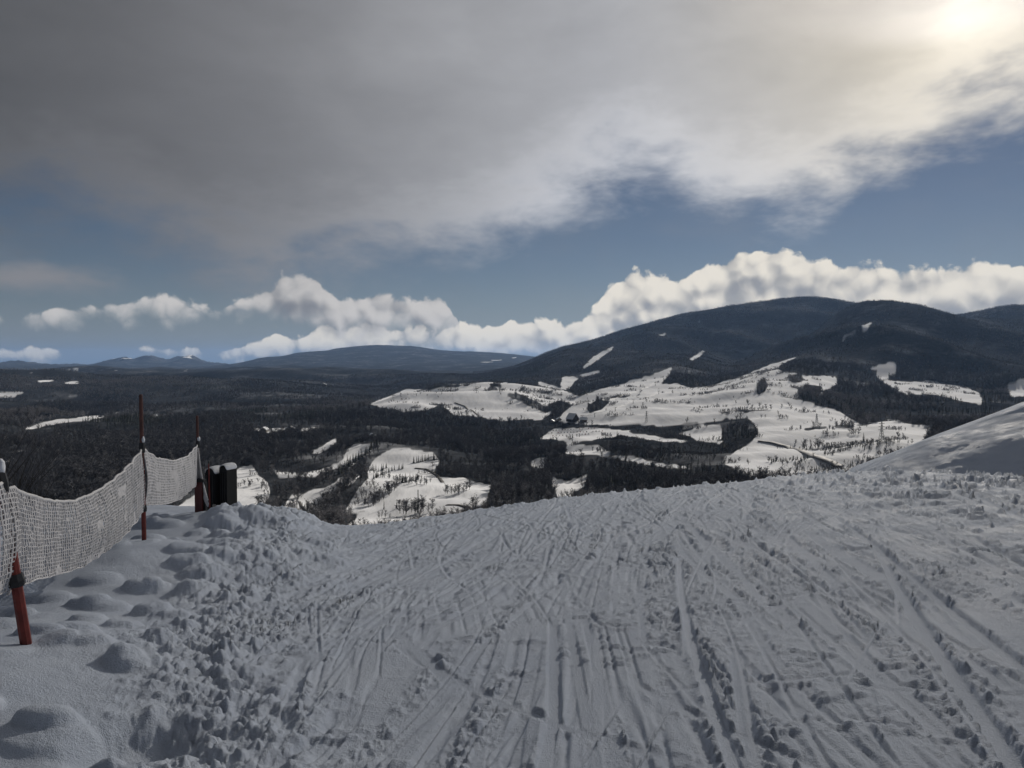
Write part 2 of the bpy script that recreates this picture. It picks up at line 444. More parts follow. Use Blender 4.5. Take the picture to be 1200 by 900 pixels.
GZ = GZ + mount * ((rid - 0.75) * 135 + 9 * fbm(GX / 190, GY / 190, 3, 5)) * (1 - 0.75 * sstep(5700, 6300, RG)) * (1 - 0.7 * np.exp(-((RG - 4700) / 350) ** 2) * sstep(980, 1030, PG))
GZ = GZ + sstep(18000, 22000, RG) * (1 - sstep(24000, 26000, RG)) * (190 * (0.55 - np.abs(fbm(GX / 700, GY / 3000, 4, 2, 0.6))) - 40)
GZ = GZ + sstep(1300, 1800, RG) * left * (1 - sstep(9000, 12000, RG)) * np.interp(RG, [1300, 2500, 6000], [30, 80, 120]) * fbm(GX / 1500 + 8, GY / 620 + GX / 2600, 3, 6)


fine = sstep(420, 700, RG) * (1 - sstep(2700, 3600, RG))
GZ = GZ + fine * (15 * fbm(GX / 230 + 0.5 * GY / 210, GY / 160 + 2, 3, 4) + 2.6 * fbm(GX / 52, GY / 44, 2, 2) * (1 - sstep(1300, 1900, RG)))


def ground(x, y):
    """height of the valley sheet, vectorised"""
    x = np.asarray(x, float); y = np.asarray(y, float)
    a = (np.arctan2(x, y) - AZ[0]) / (AZ[1] - AZ[0]); l = (np.log(np.hypot(x, y)) - LR[0]) / (LR[1] - LR[0])
    a = np.clip(a, 0, NA - 1.001); l = np.clip(l, 0, NR - 1.001)
    i, j = l.astype(int), a.astype(int); fi, fj = l - i, a - j
    return (GZ[i, j] * (1 - fj) + GZ[i, j + 1] * fj) * (1 - fi) + (GZ[i + 1, j] * (1 - fj) + GZ[i + 1, j + 1] * fj) * fi


def hit(px, py, rmin=280.0):
    """first point of the valley sheet seen at a pixel"""
    v = ray(px, py); h = math.hypot(v.x, v.y); ux, uy, te = v.x / h, v.y / h, v.z / h
    rs = np.exp(np.linspace(math.log(rmin), math.log(26000), 2600))
    d = ground(rs * ux, rs * uy) - (EYE + rs * te)
    k = np.nonzero(d > 0)[0]
    r = rs[k[0]] if len(k) else 5000.0
    return Vector((r * ux, r * uy, float(ground(r * ux, r * uy))))


# open snow fields between the woods (rows and columns of the photograph, laid on the land)
FIELDS = [
    [(359, 531), (369, 533), (386, 524), (396, 513), (388, 515), (373, 524)],
    [(317, 548), (332, 560), (364, 560), (381, 553), (395, 549), (410, 546), (425, 535), (439, 521), (414, 519), (403, 527), (401, 537), (392, 545), (364, 553), (346, 555)],
    [(331, 606), (337, 592), (346, 581), (360, 576), (382, 571), (396, 560), (414, 553), (424, 556), (412, 564), (397, 570), (388, 578), (379, 588), (364, 602), (352, 606)],
    [(400, 600), (410, 584), (421, 571), (428, 560), (428, 551), (434, 542), (443, 533), (459, 524), (491, 527), (511, 531), (518, 541), (510, 551), (520, 560), (545, 559),
     (560, 566), (576, 567), (570, 580), (566, 593), (540, 601), (515, 606), (470, 614), (425, 622), (402, 620), (418, 604), (428, 597), (412, 600)],
    [(165, 604), (205, 592), (230, 580), (262, 560), (280, 549), (294, 545), (302, 557), (314, 566), (318, 578), (308, 593), (285, 602), (240, 610)],
    [(430, 474), (450, 466), (477, 456), (510, 456), (547, 447), (567, 446), (600, 448), (633, 447), (667, 459), (683, 466), (655, 480), (634, 492), (587, 492), (533, 486), (517, 474), (505, 478), (477, 484), (455, 478)],
    [(652, 494), (668, 478), (682, 462), (704, 456), (721, 452), (752, 444), (788, 430), (784, 440), (776, 450), (795, 449), (808, 455), (828, 452), (860, 444), (880, 436), (933, 418), (912, 433), (940, 439), (977, 441), (980, 450), (960, 462),
     (953, 475), (967, 478), (983, 483), (1007, 500), (1040, 492), (1090, 500), (1080, 520), (1033, 540), (987, 555), (940, 560), (900, 560), (863, 558), (842, 541), (870, 523), (890, 508), (884, 498), (855, 498), (820, 500), (770, 499), (704, 498)],
    [(788, 506), (838, 498), (856, 500), (852, 512), (845, 520), (818, 516)],
    [(667, 517), (702, 522), (712, 527), (734, 532), (765, 540), (795, 545), (815, 551), (795, 550), (762, 545), (730, 538), (693, 533), (664, 531)],
    [(632, 514), (650, 503), (690, 500), (745, 505), (722, 512), (690, 516), (655, 517)],
    [(720, 506), (760, 509), (815, 519), (775, 517), (740, 512)],
    [(622, 541), (632, 535), (643, 537), (637, 548), (623, 550)],
    [(641, 562), (667, 563), (690, 553), (684, 567), (669, 582), (656, 588), (649, 574)],
    [(1017, 430), (1033, 427), (1048, 422), (1050, 441), (1087, 447), (1133, 454), (1150, 461), (1152, 475), (1133, 471), (1093, 463), (1060, 462), (1033, 448)],
    [(1180, 451), (1200, 445), (1230, 440), (1230, 464), (1185, 466)],
    [(1004, 384), (1024, 376), (1014, 388), (1007, 389)], [(983, 399), (1000, 388), (1003, 390), (987, 401)], [(807, 421), (828, 408), (821, 417), (810, 423)],
    [(681, 431), (695, 418), (720, 405), (718, 410), (702, 421), (686, 431)], [(657, 452), (660, 442), (673, 440), (678, 443), (668, 456), (660, 457)], [(678, 439), (704, 434), (702, 437), (683, 441)],
    [(812, 378), (826, 372), (822, 377)], [(770, 393), (784, 389), (780, 393)],
    [(28, 503), (48, 496), (66, 492), (96, 489), (128, 485), (150, 479), (146, 483), (128, 489), (100, 493), (68, 497), (40, 503)],
    [(72, 432), (104, 431.4), (120, 433.6), (88, 434.6)], [(126, 433.3), (147, 432.8), (147, 435), (126, 435.2)], [(121, 458), (132, 460), (133, 464), (124, 467), (123, 462)],
    [(-20, 462), (26, 460), (48, 460), (24, 464), (-20, 466)], [(45, 446), (65, 445), (64, 447), (46, 448)], [(76, 448), (98, 447), (96, 450), (78, 450)],
    [(66, 461), (90, 462), (108, 465), (100, 467), (76, 464)], [(8, 528), (40, 524), (42, 528), (10, 532)], [(0, 543), (18, 536), (24, 538), (4, 549)],
    [(252, 448), (287, 449), (307, 453), (283, 455.5), (263, 452)], [(310, 450), (333, 448), (333, 451), (312, 454)], [(372, 450), (386, 447), (381, 455)],
    [(350, 502), (370, 501), (371, 505), (352, 506)], [(297, 503), (320, 502), (343, 502), (343, 506), (297, 507)],
    [(545, 423.5), (587, 421), (623, 415.5), (604, 419.5), (571, 425)], [(545, 431), (563, 429), (562, 431.4), (548, 432.4)], [(498, 437), (508, 435), (507, 438)],
    [(176, 486), (194, 484), (193, 487), (178, 488)], [(208, 434), (222, 433), (222, 435), (208, 436)], [(20, 437), (40, 434), (38, 437)], [(110, 452), (118, 451), (118, 454)],
    [(425, 512), (440, 509), (441, 513), (430, 514)],
]
CLUMPS = [  # woods standing inside the fields
    [(843, 493), (872, 490), (882, 500), (878, 512), (858, 520), (845, 516)], [(886, 452), (896, 443), (903, 450), (900, 460), (888, 463)],
    [(932, 456), (946, 449), (962, 453), (958, 470), (938, 470)], [(924, 440), (938, 438), (940, 446), (928, 449)],
    [(940, 500), (968, 500), (968, 503), (942, 503)], [(974, 499), (998, 498), (998, 503), (975, 503)], [(800, 495), (846, 493), (846, 497), (800, 498)],
    [(1040, 440), (1060, 436), (1086, 438), (1084, 448), (1052, 446), (1042, 446)], [(590, 462), (606, 461), (640, 476), (655, 470), (668, 471), (664, 480), (640, 484), (620, 476)],
    [(688, 476), (700, 468), (716, 470), (706, 480), (690, 484)], [(568, 450), (585, 449), (590, 454), (576, 454)],
]


def in_polys(px, py, polys):
    out = np.zeros(px.shape, bool)
    for P in polys:
        xs = [p[0] for p in P]; ys = [p[1] for p in P]
        box = np.nonzero((px >= min(xs)) & (px <= max(xs)) & (py >= min(ys)) & (py <= max(ys)))
        if not len(box[0]): continue
        x, y = px[box], py[box]; ins = np.zeros(x.shape, bool)
        for i in range(len(P)):
            (x1, y1), (x2, y2) = P[i], P[i - 1]
            if y1 == y2: continue
            cond = ((y1 > y) != (y2 > y)) & (x < (x2 - x1) * (y - y1) / (y2 - y1) + x1)
            ins ^= cond
        out[box] |= ins
    return out


def is_open(x, y, z):
    px, py = project(x, y, z)
    r = np.hypot(x, y); sc = np.clip(r / 24, 26, 420)
    j = fbm(x / sc, y / sc, 4, 4, 0.65); j2 = fbm(x / sc + 31, y / sc, 4, 2, 0.65)
    wob = np.clip(1500.0 / r, 0.30, 1.8)
    px2, py2 = px + j * (2.0 + 5.5 * wob), py + j2 * (0.5 + 2.2 * wob)
    far = (r > 2600) & (np.degrees(np.arctan2(x, y)) < 2) & (fbm(x / (sc * 1.6) + 5, y / (sc * 0.8), 3, 6) < -0.02)
    return in_polys(px2, py2, FIELDS) & ~in_polys(px2, py2, CLUMPS) & ~far


OPEN = is_open(GX, GY, GZ).astype(float)
px_g, py_g = project(GX, GY, GZ)
# brushy ground (thin scrub with snow between) around the car park and on the near slopes
BRUSH = in_polys(px_g, py_g, [[(700, 500), (840, 500), (880, 560), (760, 545), (700, 522)], [(430, 440), (700, 440), (700, 520), (560, 470)]]).astype(float) * 0.0
cover = smooth_axis(smooth_axis(np.maximum(OPEN, 0), 3, 0), 3, 1)
cl_n = fbm(GX / 34, GY / 34, 3, 3) + 0.35 * fbm(GX / 170 + 4, GY / 170, 2, 6)
cover = cover * (1 - 0.62 * sstep(0.36, 0.62, cl_n) * sstep(700, 1000, RG))
cover = np.maximum(cover, sstep(20500, 21500, RG) * (1 - sstep(24500, 25500, RG)) * sstep(0.05, 0.3, fbm(GX / 500, GY / 1500, 3, 5)) * sstep(-30, 60, GZ))
cover = np.maximum(cover, 1 - sstep(260, 420, RG))           # the near slope is snow


def grid_mesh(name, X, Y, Z):
    nr, nc = X.shape
    co = np.stack([X, Y, Z], -1).reshape(-1, 3).astype(np.float32)
    idx = np.arange(nr * nc).reshape(nr, nc)
    q = np.stack([idx[:-1, :-1], idx[:-1, 1:], idx[1:, 1:], idx[1:, :-1]], -1).reshape(-1, 4).astype(np.int32)
    me = bpy.data.meshes.new(name)
    me.vertices.add(len(co)); me.vertices.foreach_set('co', co.ravel())
    me.loops.add(q.size); me.loops.foreach_set('vertex_index', q.ravel())
    me.polygons.add(len(q)); me.polygons.foreach_set('loop_start', np.arange(0, q.size, 4, dtype=np.int32))
    me.polygons.foreach_set('use_smooth', np.ones(len(q), bool))
    me.update(calc_edges=True); me.validate()
    return me


mt, t = new_mat('valley_land')
P = t.node('ShaderNodeTexCoord').outputs['Object']
cv = t.node('ShaderNodeAttribute'); cv.attribute_name = 'cover'
n1 = t.noise(P, 0.02, 5, 0.6); n2 = t.noise(P, 0.0035, 4, 0.55); n3 = t.noise(P, 0.06, 5, 0.75)
mp = t.node('ShaderNodeMapping'); mp.inputs['Scale'].default_value = (1.0, 0.25, 1.0); mp.inputs['Rotation'].default_value = (0, 0, 0.5); t.l.new(P, mp.inputs[0])
ns = t.noise(mp.outputs[0], 0.03, 5, 0.6)
dist_ = t.step(t.vm('LENGTH', P), 2600.0, 3600.0)
snow_c = t.mix(t.step(ns, 0.3, 0.75), (0.80, 0.815, 0.85), (0.88, 0.89, 0.91))
floor_c = t.mix(t.step(n3, 0.35, 0.75), (0.030, 0.034, 0.040), (0.075, 0.080, 0.090))
floor_c = t.mix(t.mul(t.step(n2, 0.46, 0.70), t.step(n1, 0.35, 0.65)), floor_c, t.mix(dist_, (0.34, 0.35, 0.37), (0.15, 0.156, 0.168)))
edge_ = t.step(t.add(cv.outputs['Fac'], t.mul(t.sub(n1, 0.5), 0.5)), 0.30, 0.72)
t.l.new(t.mix(edge_, floor_c, snow_c), t.bsdf.inputs['Base Color'])
t.bsdf.inputs['Roughness'].default_value = 1.0; t.bsdf.inputs['Specular IOR Level'].default_value = 0.0
hh = t.add(t.mul(t.mul(n3, 3.0), t.sub(1.0, edge_)), t.mul(t.mul(ns, 3.2), edge_))
bn = t.node('ShaderNodeBump'); bn.inputs['Distance'].default_value = 1.0; bn.inputs['Strength'].default_value = 0.8
t.l.new(hh, bn.inputs['Height']); t.l.new(bn.outputs[0], t.bsdf.inputs['Normal'])
me = grid_mesh('valley_ground', GX, GY, GZ)
a_ = me.attributes.new('cover', 'FLOAT', 'POINT'); a_.data.foreach_set('value', cover.ravel().astype(np.float32))
tag(link('valley_ground', me, mt), kind='structure', label='snowy valley floor rising to wooded mountains')

# ------------------------------------------------------------------ the near piste
CREST = [(-300, 606), (0, 601), (170, 600), (260, 602), (330, 616), (345, 620), (450, 611), (600, 590), (750, 571), (850, 564), (930, 556), (1000, 548), (1080, 552), (1200, 556), (1500, 560)]
_cpx = np.linspace(-300, 1500, 181)
_cy = np.interp(_cpx, [a for a, _ in CREST], [b for _, b in CREST])
def plane0(x, y): return -0.12 * (y - 2.5) + 0.05 * x
_rc = []
for a, b in zip(_cpx, _cy):
    te = tan_el(a, b); v = ray(a, b); h = math.hypot(v.x, v.y); ux, uy = v.x / h, v.y / h
    den = (-0.12 * uy + 0.05 * ux) - te          # EYE + r te = .3 + r*(...)
    r = (EYE - 0.3) / den if den > 0.02 else 60
    _rc.append(min(max(r, 10), 34))
_rc = np.convolve(np.pad(_rc, 8, mode='edge'), np.ones(17) / 17, 'valid')


def berm_x(y): return -1.15 - 0.285 * (y - 2.6) + 0.16 * np.sin(y * 0.9) 


def fg_base(x, y):
    r = np.hypot(x, y); px = CX + F * np.where(y > 0.2, x / np.maximum(y, .2), np.sign(x) * 9)
    rc = np.interp(px, _cpx, _rc)
    z = plane0(x, y) + 0.05 * fbm(x / 5, y / 5, 2, 2)
    dleft = berm_x(y) - x                                     # metres left of the ploughed edge
    z = z + 0.20 * sstep(-0.3, 1.6, dleft) + 0.05 * sstep(1.0, 4.0, dleft)
    e = np.maximum(0, r - rc + 0.9)
    z = z - np.where(e < 5, 0.045 * e * e, 1.125 + 0.45 * (e - 5))
    return z, dleft, rc


def along(px, py, dist):
    v = ray(px, py); k = dist / math.hypot(v.x, v.y); return Vector((v.x * k, v.y * k, EYE + v.z * k))
FEET = [tuple(along(31, 757, 4.9)), tuple(along(169, 636, 8.9)), tuple(along(234, 604, 13.2))]
TRACKS = []
def make_tracks():
    g = np.random.default_rng(77)
    for i in range(850):                                      # the run of parallel turns down the fall line
        x0 = g.uniform(-3.0, 21.0); ang = R(g.normal(5.0 + 2.2 * min(max(x0, 0), 5), 4.0)); y0 = g.uniform(1.5, 27.0)
        TRACKS.append((x0 + y0 * 0.02, y0, ang, g.normal(0, 0.012), g.uniform(0.4, 2.0 if x0 < 2.0 else 4.2), g.uniform(0.025, 0.075) * (1.9 if g.random() < .08 else 1), g.uniform(0.005, 0.014), g.choice([-1, 1])))
    for i in range(650):                                      # skids and carved arcs across it
        ang = R(g.choice([-1, 1]) * g.uniform(18, 75)); x0 = g.uniform(-3.5, 20.0); y0 = g.uniform(2.0, 27.0)
        TRACKS.append((x0, y0, ang, g.normal(0, 0.09), g.uniform(0.25, 1.5), g.uniform(0.025, 0.09), g.uniform(0.005, 0.013), g.choice([-1, 1])))
    for i in range(900):                                      # thin edge cuts
        x0 = g.uniform(-3.5, 21.0); ang = R(g.normal(6.0 + 1.7 * min(max(x0, 0), 9), 14.0)); y0 = g.uniform(1.6, 27.0)
        TRACKS.append((x0, y0, ang, g.normal(0, 0.03), g.uniform(0.4, 2.8), g.uniform(0.012, 0.03), g.uniform(0.007, 0.016), g.choice([-1, 1])))
    for x0, y0, ang, cu, L, wd, dp, sd in ((-1.13, 3.8, R(-11), 0.02, 0.62, 0.075, 0.025, 1), (2.6, 4.6, R(21), 0.004, 4.5, 0.085, 0.028, 1), (3.4, 6.2, R(17), 0.0, 5.5, 0.07, 0.025, 1),
                                           (1.2, 5.0, R(10), 0.01, 3.8, 0.065, 0.022, -1), (0.25, 4.4, R(3), 0.0, 1.1, 0.075, 0.02, 1), (4.2, 5.6, R(20), 0.0, 3.2, 0.09, 0.03, -1), (6.5, 9.0, R(24), 0.0, 5.0, 0.10, 0.03, 1)):
        TRACKS.append((x0, y0, ang, cu, L, wd, dp, sd))
make_tracks()
MOUNDS = []
def make_mounds():
    g = np.random.default_rng(5)
    for i in range(240):
        y = 1.8 + 13 * g.random() ** 1.3; d = g.uniform(0.30, 1.2 + 0.45 * y)
        MOUNDS.append((berm_x(y) - d, y, g.uniform(0.06, 0.15) + 0.006 * y, g.uniform(0.02, 0.06) + 0.002 * y, g.uniform(0.9, 1.6)))
make_mounds()
BLOCKS = []
def make_blocks():
    g = np.random.default_rng(9)
    for i in range(170):                                       # shovelled lumps thrown up at the edge, biggest at the far end
        y = 6.0 + 7.5 * g.random(); k = sstep(5.5, 12.5, y)
        BLOCKS.append((berm_x(y) + g.normal(-0.12, 0.16 + 0.03 * (y - 6)), y, g.uniform(0.03, 0.09) + 0.30 * k * g.random() ** 4, g.uniform(0.03, 0.10) + 0.30 * k * g.random() ** 3))
make_blocks()
BLOCKS += [(-4.05, 11.8, 0.42, 0.34), (-3.72, 12.1, 0.27, 0.22), (-4.35, 11.2, 0.30, 0.24), (-4.6, 11.9, 0.26, 0.2), (-3.6, 10.6, 0.2, 0.16)]


def fg_height(x, y):
    z0, dleft, rc = fg_base(x, y)
    shape = x.shape
    right = 1 - sstep(-0.15, 0.5, dleft)                      # 1 on the piste, 0 in the drifts
    ca, sa = math.cos(R(9)), math.sin(R(9))
    u = x * ca - y * sa; v = x * sa + y * ca                  # across / along the run
    # trampled relief of the piste
    wx = x + 0.030 * fbm(x / 0.07, y / 0.07, 3, 2); wy_ = y + 0.030 * fbm(x / 0.07 + 7, y / 0.07, 3, 5)
    rough = fbm(u / 0.22 + 3, v / 3.2, 3, 1) + 0.4 * fbm(x / 2.2, y / 2.2, 2, 4) + 0.018 * np.clip(x, -3, 16)
    rough = sstep(0.0, 0.38, rough)
    lumps = 0.7 * clods(wx, wy_, 0.045, 0, 0.6) + 0.35 * clods(wx, wy_, 0.022, 4, 0.75) + 0.5 * fbm(x / 0.05, y / 0.035, 3, 6)
    ridges = fbm(u / 0.16 + 0.8 * fbm(x, y, 2, 6), v / 1.9, 3, 5)
    led = fbm(x / 0.15 + 0.5 * fbm(x / 0.4, y / 0.4, 2, 1), y / 0.06, 3, 7)          # little ledges lying across the slope
    ledm = sstep(-0.15, 0.3, fbm(x / 0.8, y / 0.9, 2, 3))
    ledge = sstep(0.16, 0.28, led) * 0.009 + sstep(0.40, 0.48, led) * 0.009
    far_l = fbm(x / 0.55, y / 0.8, 3, 2); far_m = sstep(7.0, 13.0, np.hypot(x, y)) * (0.45 + 0.55 * sstep(1.0, 8.0, x))
    hs = 0.026 * fbm(u / 0.7, v / 3.0, 3, 3)                  # the smooth level the skis press to
    streak = np.zeros_like(x)
    dist = np.hypot(x, y)
    for k_, (deg, wd_, ln_, dep_) in enumerate(((4, .055, 4.5, .013), (8, .06, 5.0, .015), (12, .045, 5.0, .014), (16, .07, 5.5, .016), (22, .05, 3.4, .011), (-6, .045, 2.2, .009), (-24, .05, 1.5, .006), (44, .05, 1.4, .006), (11, .14, 9.0, .030), (17, .17, 10.0, .036), (5, .13, 8.0, .026))):
        c1, s1 = math.cos(R(deg)), math.sin(R(deg)); uu = x * c1 - y * s1 + 0.05 * fbm(x / 1.5, y / 1.5, 2, k_); vv_ = x * s1 + y * c1
        line = sstep(0.80, 0.97, 1 - np.abs(fbm(uu / (wd_ * 2.4) + 13.7 * k_, vv_ / ln_ + 5.1 * k_, 2, k_)))
        pm = sstep(0.04, 0.36, fbm(x / 1.4 + 9 * k_, y / 2.0 - 7 * k_, 2, k_ + 3))
        if deg < 0 or deg > 40: pm = pm * (1 - 0.8 * sstep(0.5, 2.5, x))
        if wd_ > .1: pm = pm * sstep(4, 9, dist)
        else: pm = pm * (1.25 - (0.65 if 0 < deg < 40 else 1.25) * sstep(5, 10, dist))
        streak = streak - dep_ * line * pm + 0.55 * dep_ * pm * sstep(0.35, 0.75, fbm(uu / (wd_ * 1.3), vv_ / (ln_ * .8), 2, k_ + 5))
    h = hs + streak + 0.007 * ridges + rough * (0.034 * lumps) + ledm * ledge + 0.020 * sstep(4.5, 10, np.hypot(x, y)) * sstep(0.08, 0.2, fbm(x / 0.6 + 5, y / 0.3, 3, 4)) * sstep(-0.25, 0.15, fbm(x / 1.7, y / 2.5, 2, 1)) + (1 + 2.4 * sstep(5.0, 10.0, x)) * far_m * (0.028 * sstep(0.05, 0.3, far_l) + 0.022 * clods(wx, wy_, 0.26, 2, 0.3)) + 0.0030 * fbm(x / 0.05, y / 0.03, 3, 7)
    crumb = 0.5 * clods(wx, wy_, 0.045, 5, 0.6) + 0.5 * clods(wx, wy_, 0.024, 1, 0.8) + 0.6 * fbm(x / 0.04, y / 0.04, 2, 2)
    brk = sstep(-0.1, 0.45, fbm(x / 0.6, y / 0.6, 2, 5))
    for (x0, y0, ang, cu, L, wd, dp, sd) in TRACKS:
        kd = max(0.0, min(1.0, (y0 - 5) / 14)); wd = wd * (1 + 1.5 * kd); dp = dp * (1.35 + 1.4 * kd); L = L * (1 + 0.8 * kd)
        c_, s_ = math.cos(ang), math.sin(ang)
        reach = L + 1.0
        box = np.nonzero((np.abs(x - x0) < reach * abs(s_) + 1.2) & (np.abs(y - y0) < reach * abs(c_) + 1.2))
        if not len(box[0]): continue
        X, Y = x[box] - x0, y[box] - y0
        a = X * s_ + Y * c_; b = X * c_ - Y * s_ - cu * a * a
        inside = 1 - sstep(wd * 0.42, wd * 0.55, np.abs(b))
        ends = (1 - sstep(L * 0.72, L, np.abs(a)))
        wgt = inside * ends
        if not wgt.max() > 0: continue
        tilt = sd * b / wd * 0.5
        rim = np.exp(-((b * sd - wd * 0.75) / (wd * 0.33)) ** 2) * ends
        cur = h[box]
        cur = cur * (1 - wgt) + (hs[box] - dp * (0.75 - 0.5 * tilt)) * wgt
        cur = cur + rim * dp * np.maximum(0, 0.25 + 1.2 * crumb[box] * brk[box])
        h[box] = cur
    # wind-drifted side: soft mounds
    hd = 0.04 * fbm(x / 1.1 + 0.3 * y, y / 1.1, 2, 3) + 0.014 * fbm(x / 0.33 + 0.4 * y, y / 0.22, 3, 2) + 0.0015 * fbm(x / 0.03, y / 0.03, 2, 4)
    for (mx, my, mr, mh, st) in MOUNDS:
        box = np.nonzero((np.abs(x - mx) < 3 * mr * st) & (np.abs(y - my) < 3 * mr))
        if not len(box[0]): continue
        X, Y = (x[box] - mx) / st, y[box] - my
        d = np.sqrt(X * X + Y * Y) / mr
        hd[box] = np.maximum(hd[box], hd[box] * 0.7 + mh * np.sqrt(np.clip(1.08 - (d * 0.95) ** 2, 0, 1)) * (1 - sstep(0.75, 1.12, d)) + 0.25 * mh * (1 - sstep(0.2, 1.6, d + 0.3 * fbm(x[box] * 4, y[box] * 4, 2, 1))))
    z = z0 + h * right + hd * (1 - right)
    # ploughed clods along the edge
    wy = 0.42 + 0.05 * np.clip(y - 3, 0, 9)
    off = (dleft - 0.05) / wy + 0.35 * fbm(x / 0.5, y / 0.7, 2, 6)
    bm_ = np.exp(-off ** 2 * 1.1)
    cl = clods(wx, wy_, 0.15, 1, 0.45) * 0.8 + clods(wx, wy_, 0.075, 6, 0.75) * 0.7 + clods(wx, wy_, 0.036, 2, 0.85) * 0.45 + 0.55 * fbm(x / 0.16, y / 0.13, 4, 4) + 0.12 * fbm(x / 0.02, y / 0.02, 2, 5)
    z = z + bm_ * (0.055 * cl + 0.035 + 0.10 * np.maximum(0, fbm(x / 0.45, y / 0.45, 3, 2)) + 0.052 * np.clip(y - 4.5, 0, 8) * (0.6 + 0.4 * fbm(x / 0.9, y / 0.9, 2, 1)))
    for (bx_, by_, br, bh) in BLOCKS:
        bh = min(bh, 0.8 * br)
        box = np.nonzero((np.abs(x - bx_) < 2 * br) & (np.abs(y - by_) < 2 * br))
        if not len(box[0]): continue
        X, Y = x[box] - bx_, y[box] - by_
        d = np.maximum(np.sqrt(X * X + Y * Y), 0.85 * np.maximum(np.abs(X + .4 * Y), np.abs(Y - .3 * X))) / br
        top_ = z0[box] + bh * (1.15 + 0.15 * fbm(x[box] * 5, y[box] * 5, 3, 2)) * np.sqrt(np.clip(1.05 - (d + 0.34 * fbm(x[box] * 5, y[box] * 5, 4, 2)) ** 2, 0, 1)) + 0.12 * bh * clods(X, Y, 0.09, 3, .8)
        z[box] = np.where(d < 1.15, np.maximum(z[box], top_), z[box])
    for (qx, qy, qz) in FEET:                                 # snow drifted round the post feet
        off = qz - float(fg_base(np.array([qx]), np.array([qy]))[0][0])
        z = z + off * np.exp(-((x - qx) ** 2 + (y - qy) ** 2) / 1.35 ** 2)
        wq = 0.8 * np.exp(-((x - qx) ** 2 + (y - qy) ** 2) / 0.22 ** 2); z = z * (1 - wq) + (qz + 0.01) * wq
    # trodden pit by the edge
    pit = np.exp(-(((x + 1.55) / 0.20) ** 2 + ((y - 3.0) / 0.24) ** 2) ** 2)
    z = z - 0.10 * pit
    return z


def fg_height1(x, y):
    return float(fg_height(np.array([[x]], float), np.array([[y]], float))[0, 0])


NCOL, NROW = 1010, 640
faz = np.linspace(R(-47), R(47), NCOL)
t_ = np.linspace(0, 1, NROW)
fr = 1.7 * (36.0 / 1.7) ** (t_[:560] / t_[559])
fr = np.concatenate([fr, 36.0 + (86.0 - 36.0) * ((np.arange(1, NROW - 559)) / (NROW - 560)) ** 1.2])
FX = fr[:, None] * np.sin(faz)[None, :]; FY = fr[:, None] * np.cos(faz)[None, :]
FZ_ = fg_height(FX, FY)
tag(link('ski_piste', grid_mesh('ski_piste', FX, FY, FZ_), M_SNOW), kind='structure', label='trampled snow piste crossed by ski tracks')


sx_, sy_ = np.meshgrid(np.linspace(-16, 16, 290), np.linspace(-9, 13, 200))
tag(link('piste_edge_snow', grid_mesh('piste_edge_snow', sx_, sy_, fg_height(sx_, sy_) - 0.07), M_SNOW), kind='structure', label='trampled snow around and behind the viewpoint')


def fg_hit(px, py):
    v = ray(px, py)
    ts = np.linspace(1.5, 40, 1500); X, Y, Z = v.x * ts, v.y * ts, EYE + v.z * ts
    H = fg_height(X[None, :], Y[None, :])[0]
    k = np.nonzero(H > Z)[0]; i = k[0] if len(k) else len(ts) - 1
    return Vector((X[i], Y[i], H[i]))


# snow bank rising at the right
BA = np.linspace(R(17), R(50), 300); BPX = CX + F * np.tan(BA)
def bank_line(r, ypts):
    te = np.interp(BPX, [p[0] for p in ypts], [tan_el(*p) for p in ypts]); return (np.full(300, float(r)), EYE + r * te)
low = [(800, 640), (900, 620), (980, 600), (1050, 590), (1200, 585), (1700, 585)]
BL = [bank_line(27, low), bank_line(30.5, [(800, 640), (900, 615), (960, 590), (1010, 568), (1060, 562), (1100, 562), (1200, 562), (1700, 562)]),
      bank_line(33, [(800, 640), (900, 612), (970, 575), (1010, 554), (1042, 541), (1068, 532), (1106, 524), (1145, 518), (1200, 512), (1300, 500), (1700, 480)]),
      bank_line(34.6, [(800, 640), (900, 612), (970, 572), (1010, 550), (1042, 534), (1068, 523), (1083, 517), (1106, 511), (1145, 505), (1178, 499), (1200, 496), (1300, 482), (1700, 460)]),
      bank_line(36.6, [(800, 650), (900, 620), (970, 572), (1000, 549), (1050, 530), (1100, 509), (1150, 491), (1200, 472), (1300, 445), (1700, 400)]),
      bank_line(39, [(800, 680), (900, 630), (965, 574), (1000, 545), (1050, 527), (1100, 507), (1150, 488), (1200, 468), (1300, 438), (1700, 380)]),
      bank_line(46, [(800, 700), (900, 650), (1000, 575), (1050, 545), (1100, 525), (1200, 490), (1300, 460), (1700, 420)]),
      bank_line(95, [(800, 740), (1000, 640), (1200, 600), (1700, 560)])]
br = np.concatenate([np.linspace(27, 36, 130), np.linspace(36.2, 95, 90)])
bz = np.empty((len(br), 300))
for j in range(300):
    bz[:, j] = np.interp(br, [l[0][j] for l in BL], [l[1][j] for l in BL])
bz = smooth_axis(smooth_axis(bz, 9, 0), 9, 1)
BX = br[:, None] * np.sin(BA)[None, :]; BY = br[:, None] * np.cos(BA)[None, :]
near = 1 - sstep(34.4, 35.4, br)[:, None]
bz = bz + near * (0.07 * fbm(BX / 1.3, BY / 1.0, 4, 3) + 0.05 * clods(BX, BY, 0.7, 2, 0.5)) + 0.03 * fbm(BX / 3, BY / 3, 3, 1)
tag(link('snow_bank', grid_mesh('snow_bank', BX, BY, bz), M_SNOW), kind='structure', label='smooth snow bank rising to the right')

